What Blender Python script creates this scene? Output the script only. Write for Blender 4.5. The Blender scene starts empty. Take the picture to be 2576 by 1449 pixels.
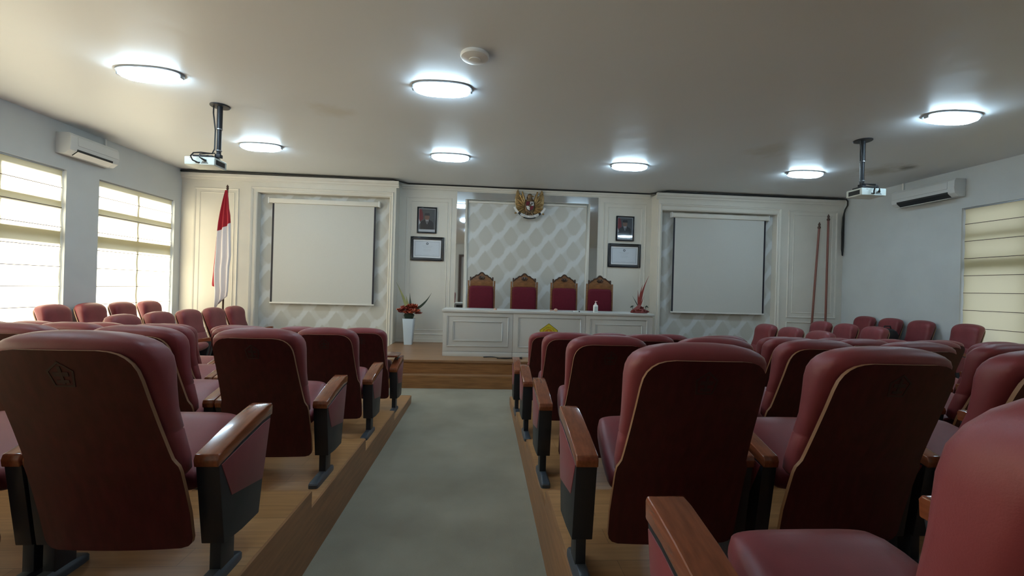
import bpy, bmesh, math, random
from math import sin, cos, pi, radians, tan, atan2, sqrt
from mathutils import Vector, Matrix

random.seed(7)
C = bpy.context.scene.collection
S = bpy.context.scene

# ------------------------------------------------------------------ camera
F_PX, W_PX = 1080.0, 2576.0
cam_d = bpy.data.cameras.new('camera')
cam_d.sensor_fit = 'HORIZONTAL'
cam_d.sensor_width = 36.0
cam_d.lens = 36.0 * F_PX / W_PX
cam_d.clip_start = 0.02
cam = bpy.data.objects.new('camera', cam_d)
C.objects.link(cam)
yaw, pit, rol = radians(3.72), radians(0.035), radians(1.6)
fw = Vector((sin(yaw) * cos(pit), cos(yaw) * cos(pit), sin(pit)))
rt = Vector((cos(yaw), -sin(yaw), 0))
up = rt.cross(fw)
rr = rt * cos(rol) + up * sin(rol)
uu = -rt * sin(rol) + up * cos(rol)
M = Matrix(((rr.x, uu.x, -fw.x, 0), (rr.y, uu.y, -fw.y, 0), (rr.z, uu.z, -fw.z, 1.55), (0, 0, 0, 1)))
cam.matrix_world = M
S.camera = cam

# ------------------------------------------------------------------ world, sun, exposure
S.view_settings.view_transform = 'Standard'
S.view_settings.look = 'None'
S.view_settings.gamma = 1.0
S.view_settings.use_curve_mapping = False
S.view_settings.exposure = 0.25
w = bpy.data.worlds.new('sky')
S.world = w
w.use_nodes = True
bg = w.node_tree.nodes['Background']
bg.inputs[0].default_value = (0.80, 0.90, 1.0, 1)
bg.inputs[1].default_value = 0.95
sun_d = bpy.data.lights.new('sun', 'SUN')
sun_d.energy = 36.0
sun_d.color = (1.0, 0.97, 0.93)
sun_d.angle = radians(13)
sun = bpy.data.objects.new('sun', sun_d)
C.objects.link(sun)
sun.rotation_euler = Vector((0.80, 0.12, -0.50)).to_track_quat('-Z', 'Y').to_euler()
LAMP = 33.0           # strength of the ceiling lamps

# ------------------------------------------------------------------ node helpers
def new_mat(name):
    m = bpy.data.materials.new(name)
    m.use_nodes = True
    nt = m.node_tree
    return m, nt, nt.nodes['Principled BSDF']

def c4(c):
    return (c[0], c[1], c[2], 1.0)

def pbr(name, col, rough=0.5, metal=0.0, spec=0.5, var=0.0, vscale=6.0, bump=0.0, bscale=200.0, coat=0.0, sheen=0.0, stretch=None):
    m, nt, b = new_mat(name)
    L = nt.links
    b.inputs['Roughness'].default_value = rough
    b.inputs['Metallic'].default_value = metal
    b.inputs['Specular IOR Level'].default_value = spec
    b.inputs['Coat Weight'].default_value = coat
    b.inputs['Sheen Weight'].default_value = sheen
    b.inputs['Base Color'].default_value = c4(col)
    tc = nt.nodes.new('ShaderNodeTexCoord')
    src = tc.outputs['Object']
    if stretch:
        mp = nt.nodes.new('ShaderNodeMapping')
        mp.inputs['Scale'].default_value = stretch
        L.new(src, mp.inputs[0])
        src = mp.outputs[0]
    if var:
        n = nt.nodes.new('ShaderNodeTexNoise')
        n.inputs['Scale'].default_value = vscale
        n.inputs['Detail'].default_value = 5
        L.new(src, n.inputs['Vector'])
        r = nt.nodes.new('ShaderNodeValToRGB')
        r.color_ramp.elements[0].position = 0.3
        r.color_ramp.elements[1].position = 0.7
        r.color_ramp.elements[0].color = c4([x * (1 - var) for x in col])
        r.color_ramp.elements[1].color = c4([min(1, x * (1 + var)) for x in col])
        L.new(n.outputs['Fac'], r.inputs[0])
        L.new(r.outputs[0], b.inputs['Base Color'])
    if bump:
        n2 = nt.nodes.new('ShaderNodeTexNoise')
        n2.inputs['Scale'].default_value = bscale
        n2.inputs['Detail'].default_value = 3
        L.new(src, n2.inputs['Vector'])
        bp = nt.nodes.new('ShaderNodeBump')
        bp.inputs['Strength'].default_value = bump
        bp.inputs['Distance'].default_value = 0.01
        L.new(n2.outputs['Fac'], bp.inputs['Height'])
        L.new(bp.outputs[0], b.inputs['Normal'])
    return m

def mth(nt, op, a, b=None, c=None):
    n = nt.nodes.new('ShaderNodeMath')
    n.operation = op
    for i, v in enumerate((a, b, c)):
        if v is None:
            continue
        if isinstance(v, (int, float)):
            n.inputs[i].default_value = v
        else:
            nt.links.new(v, n.inputs[i])
    return n.outputs[0]

def mix(nt, fac, a, b):
    n = nt.nodes.new('ShaderNodeMix')
    n.data_type = 'RGBA'
    for i, v in ((0, fac), (6, a), (7, b)):
        if isinstance(v, (int, float)):
            n.inputs[i].default_value = v
        elif isinstance(v, tuple):
            n.inputs[i].default_value = c4(v)
        else:
            nt.links.new(v, n.inputs[i])
    return n.outputs[2]

def planks(name, ca, cb, axis='x', pw=0.12, pl=1.2, rough=0.35):
    """laminate boards running along one axis"""
    m, nt, b = new_mat(name)
    L = nt.links
    b.inputs['Roughness'].default_value = rough
    tc = nt.nodes.new('ShaderNodeTexCoord')
    mp = nt.nodes.new('ShaderNodeMapping')
    if axis == 'y':
        mp.inputs['Rotation'].default_value = (0, 0, pi / 2)
    L.new(tc.outputs['Object'], mp.inputs[0])
    br = nt.nodes.new('ShaderNodeTexBrick')
    br.inputs['Scale'].default_value = 1.0
    br.inputs['Brick Width'].default_value = pl
    br.inputs['Row Height'].default_value = pw
    br.inputs['Mortar Size'].default_value = 0.0012
    br.inputs['Color1'].default_value = c4(ca)
    br.inputs['Color2'].default_value = c4(cb)
    br.inputs['Mortar'].default_value = c4([x * 0.5 for x in ca])
    L.new(mp.outputs[0], br.inputs['Vector'])
    n = nt.nodes.new('ShaderNodeTexNoise')
    mp2 = nt.nodes.new('ShaderNodeMapping')
    mp2.inputs['Scale'].default_value = (2.0, 26.0, 26.0)
    L.new(mp.outputs[0], mp2.inputs[0])
    L.new(mp2.outputs[0], n.inputs['Vector'])
    n.inputs['Scale'].default_value = 1.5
    n.inputs['Detail'].default_value = 6
    mm = nt.nodes.new('ShaderNodeMix')
    mm.data_type = 'RGBA'
    mm.blend_type = 'MULTIPLY'
    mm.inputs[0].default_value = 0.55
    L.new(br.outputs['Color'], mm.inputs[6])
    r = nt.nodes.new('ShaderNodeValToRGB')
    r.color_ramp.elements[0].position = 0.3
    r.color_ramp.elements[1].position = 0.7
    r.color_ramp.elements[0].color = (0.55, 0.5, 0.45, 1)
    r.color_ramp.elements[1].color = (1, 1, 1, 1)
    L.new(n.outputs['Fac'], r.inputs[0])
    L.new(r.outputs[0], mm.inputs[7])
    L.new(mm.outputs[2], b.inputs['Base Color'])
    return m

# ------------------------------------------------------------------ materials
M_fabric = pbr('red_upholstery', (0.200, 0.034, 0.042), 0.44, spec=0.42, var=0.10, vscale=9, bump=0.06, bscale=420, sheen=0.08)
M_shell = pbr('dark_red_laminate', (0.050, 0.0088, 0.0110), 0.36, spec=0.32, var=0.25, vscale=4, stretch=(9, 9, 1))
M_rim = pbr('pale_ply_edge', (0.26, 0.135, 0.070), 0.45)
M_arm = pbr('red_brown_varnished_wood', (0.215, 0.060, 0.026), 0.17, spec=0.55, var=0.22, vscale=5, stretch=(14, 1.2, 14), coat=0.4)
M_black = pbr('black_painted_steel', (0.018, 0.020, 0.026), 0.42, spec=0.4)
M_foot = pbr('grey_black_casting', (0.045, 0.055, 0.070), 0.40)
M_emblem = pbr('dark_stamped_mark', (0.022, 0.009, 0.010), 0.5)
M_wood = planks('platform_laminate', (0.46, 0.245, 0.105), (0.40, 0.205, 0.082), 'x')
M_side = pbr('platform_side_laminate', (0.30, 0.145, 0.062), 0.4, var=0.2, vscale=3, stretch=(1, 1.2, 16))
M_stage = planks('stage_laminate', (0.33, 0.180, 0.092), (0.29, 0.155, 0.075), 'x')
M_riser = pbr('stage_riser_laminate', (0.29, 0.135, 0.050), 0.35, var=0.25, vscale=3, stretch=(1.2, 1, 14))
M_cream = pbr('cream_paint', (0.69, 0.66, 0.59), 0.5, var=0.03, vscale=3)
M_wallp = pbr('white_wall_paint', (0.59, 0.63, 0.65), 0.7, var=0.04, vscale=2.0, bump=0.04, bscale=60)
M_desk = pbr('white_lacquered_board', (0.58, 0.575, 0.555), 0.35)
M_gap = pbr('dark_gap', (0.02, 0.015, 0.012), 0.8)
M_screen = pbr('projection_cloth', (0.58, 0.575, 0.54), 0.8, var=0.015, vscale=60)
M_blackedge = pbr('black_screen_border', (0.012, 0.012, 0.022), 0.6)
M_ac = pbr('grey_white_plastic', (0.62, 0.65, 0.66), 0.45)
M_white = pbr('white_plastic', (0.78, 0.78, 0.76), 0.4)
M_whitemet = pbr('white_painted_metal', (0.74, 0.72, 0.68), 0.4)
M_mirror = pbr('mirror_glass', (0.80, 0.83, 0.86), 0.03, metal=1.0)
M_frameb = pbr('black_frame_lacquer', (0.010, 0.011, 0.016), 0.25)
M_frameg = pbr('dark_grey_moulding', (0.06, 0.06, 0.065), 0.35)
M_paper = pbr('white_paper', (0.74, 0.76, 0.80), 0.6)
M_cert = pbr('certificate_paper', (0.62, 0.67, 0.74), 0.6)
M_ink = pbr('grey_print', (0.28, 0.31, 0.35), 0.7)
M_inkd = pbr('dark_print', (0.05, 0.07, 0.09), 0.7)
M_gold = pbr('gilded_carving', (0.34, 0.215, 0.085), 0.38, metal=0.5, var=0.3, vscale=25, bump=0.5, bscale=55)
M_golddk = pbr('dull_gilded_carving', (0.20, 0.125, 0.065), 0.45, metal=0.4, var=0.25, vscale=25, bump=0.4, bscale=70)
M_redp = pbr('red_paint', (0.16, 0.012, 0.02), 0.4)
M_blk = pbr('black_paint', (0.01, 0.01, 0.012), 0.4)
M_whp = pbr('white_paint', (0.75, 0.74, 0.72), 0.45)
M_chwood = pbr('carved_chair_wood', (0.20, 0.085, 0.030), 0.38, var=0.3, vscale=6, stretch=(2, 2, 10))
M_chdark = pbr('dark_carved_wood', (0.055, 0.028, 0.018), 0.45)
M_velvet = pbr('crimson_velvet', (0.105, 0.004, 0.015), 0.7, spec=0.25, sheen=0.05, var=0.08, vscale=30)
M_flagr = pbr('flag_red_cloth', (0.42, 0.018, 0.035), 0.75)
M_flagw = pbr('flag_white_cloth', (0.72, 0.68, 0.70), 0.75)
M_pole = pbr('red_brown_pole', (0.20, 0.070, 0.055), 0.4)
M_poled = pbr('dark_wood_pole', (0.07, 0.028, 0.018), 0.4)
M_cable = pbr('black_cable', (0.012, 0.012, 0.013), 0.5)
M_yellow = pbr('yellow_enamel', (0.62, 0.50, 0.035), 0.4)
M_orange = pbr('orange_enamel', (0.50, 0.22, 0.012), 0.4)
M_olive = pbr('dark_olive_line', (0.055, 0.055, 0.012), 0.5)
M_petal = pbr('coral_petals', (0.56, 0.125, 0.065), 0.6, var=0.35, vscale=30)
M_petald = pbr('dark_red_petals', (0.30, 0.05, 0.035), 0.6, var=0.3, vscale=30)
M_mound = pbr('dried_red_petals', (0.17, 0.030, 0.026), 0.65, var=0.3, vscale=30)
M_leaf = pbr('dark_green_leaf', (0.022, 0.040, 0.026), 0.45)
M_leafy = pbr('yellow_green_leaf', (0.25, 0.27, 0.11), 0.5)
M_leafr = pbr('red_leaf', (0.26, 0.045, 0.035), 0.5)
M_vase = pbr('white_glazed_vase', (0.62, 0.74, 0.86), 0.15)
M_bottle = pbr('white_bottle', (0.80, 0.82, 0.82), 0.3)
M_bottlab = pbr('pale_bottle_label', (0.50, 0.58, 0.58), 0.4)
M_pink = pbr('pink_pump', (0.72, 0.35, 0.36), 0.4)
M_beige = pbr('pale_turned_wood', (0.60, 0.38, 0.30), 0.45)
M_dark = pbr('dark_vent', (0.02, 0.022, 0.025), 0.6)
M_alu = pbr('grey_aluminium', (0.32, 0.33, 0.34), 0.4, metal=0.6)
M_projector = pbr('projector_shell', (0.72, 0.80, 0.78), 0.35)
M_skin = pbr('portrait_skin', (0.30, 0.17, 0.125), 0.6)
M_suit = pbr('portrait_suit', (0.025, 0.028, 0.036), 0.6)
M_pbg = pbr('portrait_backdrop', (0.11, 0.12, 0.135), 0.6)
M_pred = pbr('portrait_flag', (0.26, 0.035, 0.05), 0.6)
M_bag = pbr('black_bag_cloth', (0.012, 0.016, 0.020), 0.7)

def carpet_mat():
    m = pbr('grey_carpet', (0.305, 0.275, 0.215), 0.95, spec=0.1, var=0.14, vscale=1.6, bump=0.5, bscale=300)
    return m
M_carpet = carpet_mat()

def ceiling_mat():
    m, nt, b = new_mat('painted_ceiling')
    L = nt.links
    b.inputs['Roughness'].default_value = 0.42
    b.inputs['Specular IOR Level'].default_value = 0.4
    tc = nt.nodes.new('ShaderNodeTexCoord')
    n = nt.nodes.new('ShaderNodeTexNoise')
    n.inputs['Scale'].default_value = 0.7
    n.inputs['Detail'].default_value = 2
    L.new(tc.outputs['Object'], n.inputs['Vector'])
    col = mix(nt, n.outputs['Fac'], (0.69, 0.72, 0.75), (0.75, 0.78, 0.80))
    sep = nt.nodes.new('ShaderNodeSeparateXYZ')
    n3 = nt.nodes.new('ShaderNodeTexNoise')
    n3.inputs['Scale'].default_value = 4.0
    n3.inputs['Detail'].default_value = 4
    L.new(tc.outputs['Object'], n3.inputs['Vector'])
    L.new(tc.outputs['Object'], sep.inputs[0])
    # water stains with a shape of their own
    for (sx, sy, r, st, cc) in ((6.35, 6.55, 0.45, 0.55, (0.28, 0.24, 0.16)), (6.62, 6.35, 0.18, 0.8, (0.12, 0.11, 0.09)),
                                (-1.85, 5.3, 0.32, 0.30, (0.50, 0.42, 0.25)), (4.05, 5.9, 0.40, 0.35, (0.42, 0.36, 0.22))):
        dx = mth(nt, 'SUBTRACT', sep.outputs[0], sx)
        dy = mth(nt, 'SUBTRACT', sep.outputs[1], sy)
        d = mth(nt, 'SQRT', mth(nt, 'ADD', mth(nt, 'MULTIPLY', dx, dx), mth(nt, 'MULTIPLY', dy, dy)))
        d = mth(nt, 'ADD', d, mth(nt, 'MULTIPLY', mth(nt, 'SUBTRACT', n3.outputs['Fac'], 0.5), r * 1.6))
        mr = nt.nodes.new('ShaderNodeMapRange')
        mr.interpolation_type = 'SMOOTHSTEP'
        L.new(d, mr.inputs[0])
        mr.inputs[1].default_value = 0.0
        mr.inputs[2].default_value = r
        mr.inputs[3].default_value = st
        mr.inputs[4].default_value = 0.0
        col = mix(nt, mr.outputs[0], col, cc)
    L.new(col, b.inputs['Base Color'])
    n2 = nt.nodes.new('ShaderNodeTexNoise')
    n2.inputs['Scale'].default_value = 0.9
    n2.inputs['Detail'].default_value = 3
    L.new(tc.outputs['Object'], n2.inputs['Vector'])
    bp = nt.nodes.new('ShaderNodeBump')
    bp.inputs['Strength'].default_value = 0.25
    bp.inputs['Distance'].default_value = 0.08
    L.new(n2.outputs['Fac'], bp.inputs['Height'])
    L.new(bp.outputs[0], b.inputs['Normal'])
    return m
M_ceil = ceiling_mat()

def wallpaper_mat():
    """pale wallpaper with a lattice of damask drops"""
    m, nt, b = new_mat('damask_wallpaper')
    L = nt.links
    b.inputs['Roughness'].default_value = 0.55
    tc = nt.nodes.new('ShaderNodeTexCoord')
    sep = nt.nodes.new('ShaderNodeSeparateXYZ')
    L.new(tc.outputs['Object'], sep.inputs[0])
    P = 0.524
    def cell(off):
        u = mth(nt, 'ADD', mth(nt, 'DIVIDE', sep.outputs[0], P), off + 40.0)
        v = mth(nt, 'ADD', mth(nt, 'DIVIDE', sep.outputs[2], P), off + 40.0)
        a = mth(nt, 'SUBTRACT', mth(nt, 'FRACT', u), 0.5)
        c = mth(nt, 'SUBTRACT', mth(nt, 'FRACT', v), 0.5)
        # pointed drop: narrower above its middle than below
        w_ = mth(nt, 'ADD', 0.30, mth(nt, 'MULTIPLY', c, -0.22))
        return mth(nt, 'ADD', mth(nt, 'POWER', mth(nt, 'DIVIDE', mth(nt, 'ABSOLUTE', a), w_), 1.3), mth(nt, 'POWER', mth(nt, 'DIVIDE', mth(nt, 'ABSOLUTE', c), 0.42), 1.3))
    d = mth(nt, 'MINIMUM', cell(0.0), cell(0.5))
    diag = mth(nt, 'FRACT', mth(nt, 'ADD', mth(nt, 'DIVIDE', mth(nt, 'SUBTRACT', sep.outputs[0], sep.outputs[2]), P), 40.0))
    qf = mth(nt, 'ABSOLUTE', mth(nt, 'SUBTRACT', diag, 0.5))
    n = nt.nodes.new('ShaderNodeTexNoise')
    n.inputs['Scale'].default_value = 22
    n.inputs['Detail'].default_value = 4
    L.new(tc.outputs['Object'], n.inputs['Vector'])
    d = mth(nt, 'ADD', d, mth(nt, 'MULTIPLY', mth(nt, 'SUBTRACT', n.outputs['Fac'], 0.5), 0.35))
    mr = nt.nodes.new('ShaderNodeMapRange')
    mr.interpolation_type = 'SMOOTHSTEP'
    L.new(d, mr.inputs[0])
    mr.inputs[1].default_value = 0.75
    mr.inputs[2].default_value = 1.05
    bm_ = nt.nodes.new('ShaderNodeMapRange')
    bm_.interpolation_type = 'SMOOTHSTEP'
    L.new(mth(nt, 'ADD', qf, mth(nt, 'MULTIPLY', mth(nt, 'SUBTRACT', n.outputs['Fac'], 0.5), 0.10)), bm_.inputs[0])
    bm_.inputs[1].default_value = 0.12
    bm_.inputs[2].default_value = 0.28
    ground = mix(nt, bm_.outputs[0], (0.66, 0.675, 0.67), (0.58, 0.58, 0.55))
    col = mix(nt, mr.outputs[0], (0.53, 0.52, 0.475), ground)
    L.new(col, b.inputs['Base Color'])
    return m
M_paperwall = wallpaper_mat()

def blind_mat():
    m = bpy.data.materials.new('blind_cloth')
    m.use_nodes = True
    nt = m.node_tree
    L = nt.links
    nt.nodes.remove(nt.nodes['Principled BSDF'])
    out = nt.nodes['Material Output']
    d = nt.nodes.new('ShaderNodeBsdfDiffuse')
    t = nt.nodes.new('ShaderNodeBsdfTranslucent')
    d.inputs[0].default_value = (0.70, 0.60, 0.32, 1)
    t.inputs[0].default_value = (0.86, 0.80, 0.60, 1)
    mx = nt.nodes.new('ShaderNodeMixShader')
    mx.inputs[0].default_value = 0.55
    L.new(d.outputs[0], mx.inputs[1])
    L.new(t.outputs[0], mx.inputs[2])
    L.new(mx.outputs[0], out.inputs[0])
    return m
M_blind = blind_mat()

def glass_mat():
    m = bpy.data.materials.new('window_glass')
    m.use_nodes = True
    nt = m.node_tree
    nt.nodes.remove(nt.nodes['Principled BSDF'])
    out = nt.nodes['Material Output']
    t = nt.nodes.new('ShaderNodeBsdfTransparent')
    g = nt.nodes.new('ShaderNodeBsdfGlossy')
    g.inputs['Roughness'].default_value = 0.02
    mx = nt.nodes.new('ShaderNodeMixShader')
    mx.inputs[0].default_value = 0.06
    nt.links.new(t.outputs[0], mx.inputs[1])
    nt.links.new(g.outputs[0], mx.inputs[2])
    nt.links.new(mx.outputs[0], out.inputs[0])
    return m
M_glass = glass_mat()

def emit_mat(name, col, strength):
    m, nt, b = new_mat(name)
    b.inputs['Base Color'].default_value = (0.8, 0.8, 0.8, 1)
    b.inputs['Emission Color'].default_value = c4(col)
    b.inputs['Emission Strength'].default_value = strength
    return m
M_lamp = emit_mat('lit_lamp_diffuser', (0.60, 0.83, 1.0), LAMP)

# ------------------------------------------------------------------ mesh builder
class MB:
    def __init__(self):
        self.v, self.f, self.m = [], [], []
    def add(self, vs, fs, mat=0):
        o = len(self.v)
        self.v += [tuple(x) for x in vs]
        for f in fs:
            self.f.append([i + o for i in f])
            self.m.append(mat)
        return self
    def box(self, x0, x1, y0, y1, z0, z1, mat=0):
        vs = [(x, y, z) for z in (z0, z1) for y in (y0, y1) for x in (x0, x1)]
        return self.add(vs, [(0, 2, 3, 1), (4, 5, 7, 6), (0, 1, 5, 4), (2, 6, 7, 3), (0, 4, 6, 2), (1, 3, 7, 5)], mat)
    def prism(self, poly, axis, a0, a1, mat=0):
        def P(p, a):
            return {'x': (a, p[0], p[1]), 'y': (p[0], a, p[1]), 'z': (p[0], p[1], a)}[axis]
        n = len(poly)
        vs = [P(p, a0) for p in poly] + [P(p, a1) for p in poly]
        fs = [list(range(n))[::-1], list(range(n, 2 * n))] + [(i, (i + 1) % n, n + (i + 1) % n, n + i) for i in range(n)]
        return self.add(vs, fs, mat)
    def loft(self, loops, mat=0, cap=True, closed=True):
        n = len(loops[0])
        vs = [p for l in loops for p in l]
        fs = []
        for k in range(len(loops) - 1):
            for i in range(n if closed else n - 1):
                j = (i + 1) % n
                fs.append((k * n + i, k * n + j, (k + 1) * n + j, (k + 1) * n + i))
        if cap:
            fs.append(list(range(n))[::-1])
            fs.append([(len(loops) - 1) * n + i for i in range(n)])
        return self.add(vs, fs, mat)
    def lathe(self, prof, c=(0, 0, 0), n=24, mat=0, sx=1.0, sy=1.0):
        loops = [[(c[0] + r * cos(2 * pi * i / n) * sx, c[1] + r * sin(2 * pi * i / n) * sy, c[2] + z) for i in range(n)] for r, z in prof]
        return self.loft(loops, mat)
    def tube(self, pts, r, n=8, mat=0):
        pts = [Vector(p) for p in pts]
        loops = []
        ref = None
        for i, p in enumerate(pts):
            t = (pts[min(i + 1, len(pts) - 1)] - pts[max(i - 1, 0)]).normalized()
            if ref is None:
                ref = t.orthogonal().normalized()
            else:
                ref = (ref - t * ref.dot(t))
                ref = ref.normalized() if ref.length > 1e-6 else t.orthogonal().normalized()
            b = t.cross(ref)
            rad = r[i] if isinstance(r, (list, tuple)) else r
            loops.append([tuple(p + (ref * cos(2 * pi * k / n) + b * sin(2 * pi * k / n)) * rad) for k in range(n)])
        return self.loft(loops, mat)
    def xform(self, fn):
        self.v = [tuple(fn(*p)) for p in self.v]
        return self
    def mesh(self, name, mats, bevel=0.0, seg=2, smooth=True, ang=35):
        bm = bmesh.new()
        vs = [bm.verts.new(p) for p in self.v]
        for f, mi in zip(self.f, self.m):
            try:
                fa = bm.faces.new([vs[i] for i in f])
                fa.material_index = mi
            except ValueError:
                pass
        bmesh.ops.remove_doubles(bm, verts=bm.verts, dist=1e-6)
        bmesh.ops.recalc_face_normals(bm, faces=bm.faces)
        if bevel > 0:
            ed = [e for e in bm.edges if len(e.link_faces) == 2 and e.calc_face_angle(0) > radians(30)]
            bmesh.ops.bevel(bm, geom=ed, offset=bevel, offset_type='OFFSET', segments=seg, profile=0.6, affect='EDGES', clamp_overlap=True)
        me = bpy.data.meshes.new(name)
        bm.to_mesh(me)
        bm.free()
        for m in (mats if isinstance(mats, (list, tuple)) else [mats]):
            me.materials.append(m)
        if smooth:
            me.shade_smooth()
            me.set_sharp_from_angle(angle=radians(ang))
        return me
    def build(self, name, mats, parent=None, **k):
        o = bpy.data.objects.new(name, self.mesh(name, mats, **k))
        C.objects.link(o)
        if parent is not None:
            o.parent = parent
        return o

def tag(o, label, cat, group=None):
    o['label'] = label
    o['category'] = cat
    if group:
        o['group'] = group
    return o

def thing(name, label, cat, loc=(0, 0, 0), rz=0.0, group=None):
    o = bpy.data.objects.new(name, None)
    C.objects.link(o)
    o.empty_display_size = 0.1
    o.location = loc
    o.rotation_euler = (0, 0, rz)
    return tag(o, label, cat, group)

def struct(o, label=None):
    o['kind'] = 'structure'
    if label:
        o['label'] = label
    return o

def copy_tree(o, parent=None):
    c = o.copy()
    C.objects.link(c)
    if parent is not None:
        c.parent = parent
        c.matrix_parent_inverse = o.matrix_parent_inverse.copy()
    for ch in list(o.children):
        copy_tree(ch, c)
    return c

def superloop(cx, cy, z, w, d, e=4.5, n=28):
    out = []
    for i in range(n):
        a = 2 * pi * i / n
        ca, sa = cos(a), sin(a)
        out.append((cx + w * math.copysign(abs(ca) ** (2 / e), ca), cy + d * math.copysign(abs(sa) ** (2 / e), sa), z))
    return out

def text_faces(txt, size):
    """outline mesh of a line of letters, lying in the xy plane"""
    cu = bpy.data.curves.new('lettering', 'FONT')
    cu.body = txt
    cu.size = size
    cu.align_x = 'CENTER'
    cu.resolution_u = 2
    o = bpy.data.objects.new('lettering', cu)
    C.objects.link(o)
    bpy.context.view_layer.update()
    dg = bpy.context.evaluated_depsgraph_get()
    me = bpy.data.meshes.new_from_object(o.evaluated_get(dg))
    vs = [tuple(v.co) for v in me.vertices]
    fs = [list(p.vertices) for p in me.polygons]
    bpy.data.objects.remove(o)
    bpy.data.curves.remove(cu)
    bpy.data.meshes.remove(me)
    return vs, fs

def arc_text(mb, txt, cx, cz, r, a0, a1, size, y, up=True, mat=0):
    """letters along an arc in the xz plane facing -y"""
    n = len(txt)
    for i, ch in enumerate(txt):
        if ch == ' ':
            continue
        a = radians(a0 + (a1 - a0) * (i + 0.5) / n)
        vs, fs = text_faces(ch, size)
        px, pz = cx + r * cos(a), cz + r * sin(a)
        rot = a - pi / 2 if up else a + pi / 2
        out = []
        for (x, yy, z) in vs:
            out.append((px + x * cos(rot) - yy * sin(rot), y, pz + x * sin(rot) + yy * cos(rot)))
        mb.add(out, fs, mat)

# ------------------------------------------------------------------ the room shell
XL, XR = -5.75, 7.45
YB, YF = -3.0, 8.87
ZC = 3.62
WT = 0.22
struct(MB().box(XL - WT, XR + WT, YB - 0.2, YF + 0.3, -0.12, 0.0).build('floor', M_carpet))
struct(MB().box(XL - WT, XR + WT, YB - 0.2, YF + 0.3, ZC, ZC + 0.15).build('ceiling', M_ceil))

WIN = [(-1.47, 0.09), (0.59, 2.15), (2.65, 4.21), (4.71, 6.27)]
WINL = WIN + [(6.77, 8.33)]
WZ0, WZ1 = 0.78, 3.0
def side_wall(name, xa, xb, wins):
    m = MB()
    m.box(xa, xb, YB, YF + 0.3, 0, WZ0)
    m.box(xa, xb, YB, YF + 0.3, WZ1, ZC)
    y = YB
    for a, b in wins:
        m.box(xa, xb, y, a, WZ0, WZ1)
        y = b
    m.box(xa, xb, y, YF + 0.3, WZ0, WZ1)
    return struct(m.build(name, M_wallp, smooth=False))
side_wall('wall_left', XL - WT, XL, WINL)
side_wall('wall_right', XR, XR + WT, WIN)

# rear wall behind the camera with a dark door
m = MB()
m.box(XL - WT, -1.25, YB - 0.2, YB, 0, ZC)
m.box(-0.30, XR + WT, YB - 0.2, YB, 0, ZC)
m.box(-1.25, -0.30, YB - 0.2, YB, 3.10, ZC)
struct(m.build('wall_rear', M_wallp, smooth=False))
d = MB().box(-1.12, -0.40, YB - 0.12, YB - 0.07, 0.02, 3.0).build('door_1', M_whitemet)
struct(d)
MB().box(-1.25, -1.12, YB - 0.2, YB + 0.03, 0, 3.10).box(-0.40, -0.30, YB - 0.2, YB + 0.03, 0, 3.10).box(-1.12, -0.40, YB - 0.2, YB + 0.03, 3.0, 3.10).build('door_frame', M_chdark, d)
MB().box(-0.50, -0.48, YB - 0.07, YB - 0.03, 0.95, 1.25).build('door_handle', M_alu, d)

# windows and roman blinds
def window(i, side, a, b):
    s = -1 if side == 'left' else 1
    x = XL if s < 0 else XR
    xo = x + s * 0.12                       # outer frame plane
    m = MB()
    t = 0.036
    x0, x1 = sorted((xo - 0.025, xo + 0.025))
    m.box(x0, x1, a, a + t, WZ0, WZ1)
    m.box(x0, x1, b - t, b, WZ0, WZ1)
    m.box(x0, x1, a + t, b - t, WZ0, WZ0 + t)
    m.box(x0, x1, a + t, b - t, WZ1 - t, WZ1)
    o = struct(m.build('window_%d' % i, M_alu, smooth=False))
    c = (a + b) / 2
    MB().box(x0, x1, c - 0.018, c + 0.018, WZ0 + t, WZ1 - t).build('mullion', M_alu, o)
    for z0, z1 in ((2.52, 2.60), (2.04, 2.19)):
        MB().box(x0 - 0.004, x1 + 0.004, a + t, b - t, z0, z1).build('transom', M_alu, o)
    MB().box(xo - 0.004, xo + 0.004, a + t, b - t, WZ0 + t, WZ1 - t).build('window_pane', M_glass, o)
    return o

def blind(side, a, b, label):
    s = -1 if side == 'left' else 1
    x = XL if s < 0 else XR
    xb = x + s * 0.035
    ztop, zbot = WZ1 - 0.015, WZ0 + 0.04
    root = thing('roman_blind', label, 'blind', (xb, (a + b) / 2, zbot), 0, 'roman blinds along the %s wall' % side)
    hw = (b - a) / 2 - 0.02
    H = ztop - zbot
    rods = []
    z = H - 0.24
    while z > 0.1:
        rods.append(z)
        z -= 0.268
    # cloth: gently bellied between its rods
    nz = 60
    m = MB()
    edge = [H] + rods + [0.0]
    loops = []
    for k in range(nz + 1):
        zz = H * (1 - k / nz)
        bel = 0.0
        for e0, e1 in zip(edge[:-1], edge[1:]):
            if e1 <= zz <= e0 and e0 > e1:
                bel = sin(pi * (e0 - zz) / (e0 - e1))
        loops.append([(s * 0.010 * bel, -hw + 2 * hw * j / 6, zz) for j in range(7)])
    m.loft(loops, cap=False, closed=False)
    m.build('blind_cloth', M_blind, root)
    MB().box(-0.02, 0.02, -hw, hw, H - 0.005, H + 0.013).build('head_rail', M_alu, root)
    for z in rods:
        MB().box(-s * 0.010 - 0.003, -s * 0.010 + 0.003, -hw + 0.01, hw - 0.01, z - 0.004, z + 0.004).build('rod', M_poled, root)
    MB().box(-0.006, 0.006, -hw, hw, -0.02, 0.0).build('bottom_bar', M_whitemet, root)
    return root

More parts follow.
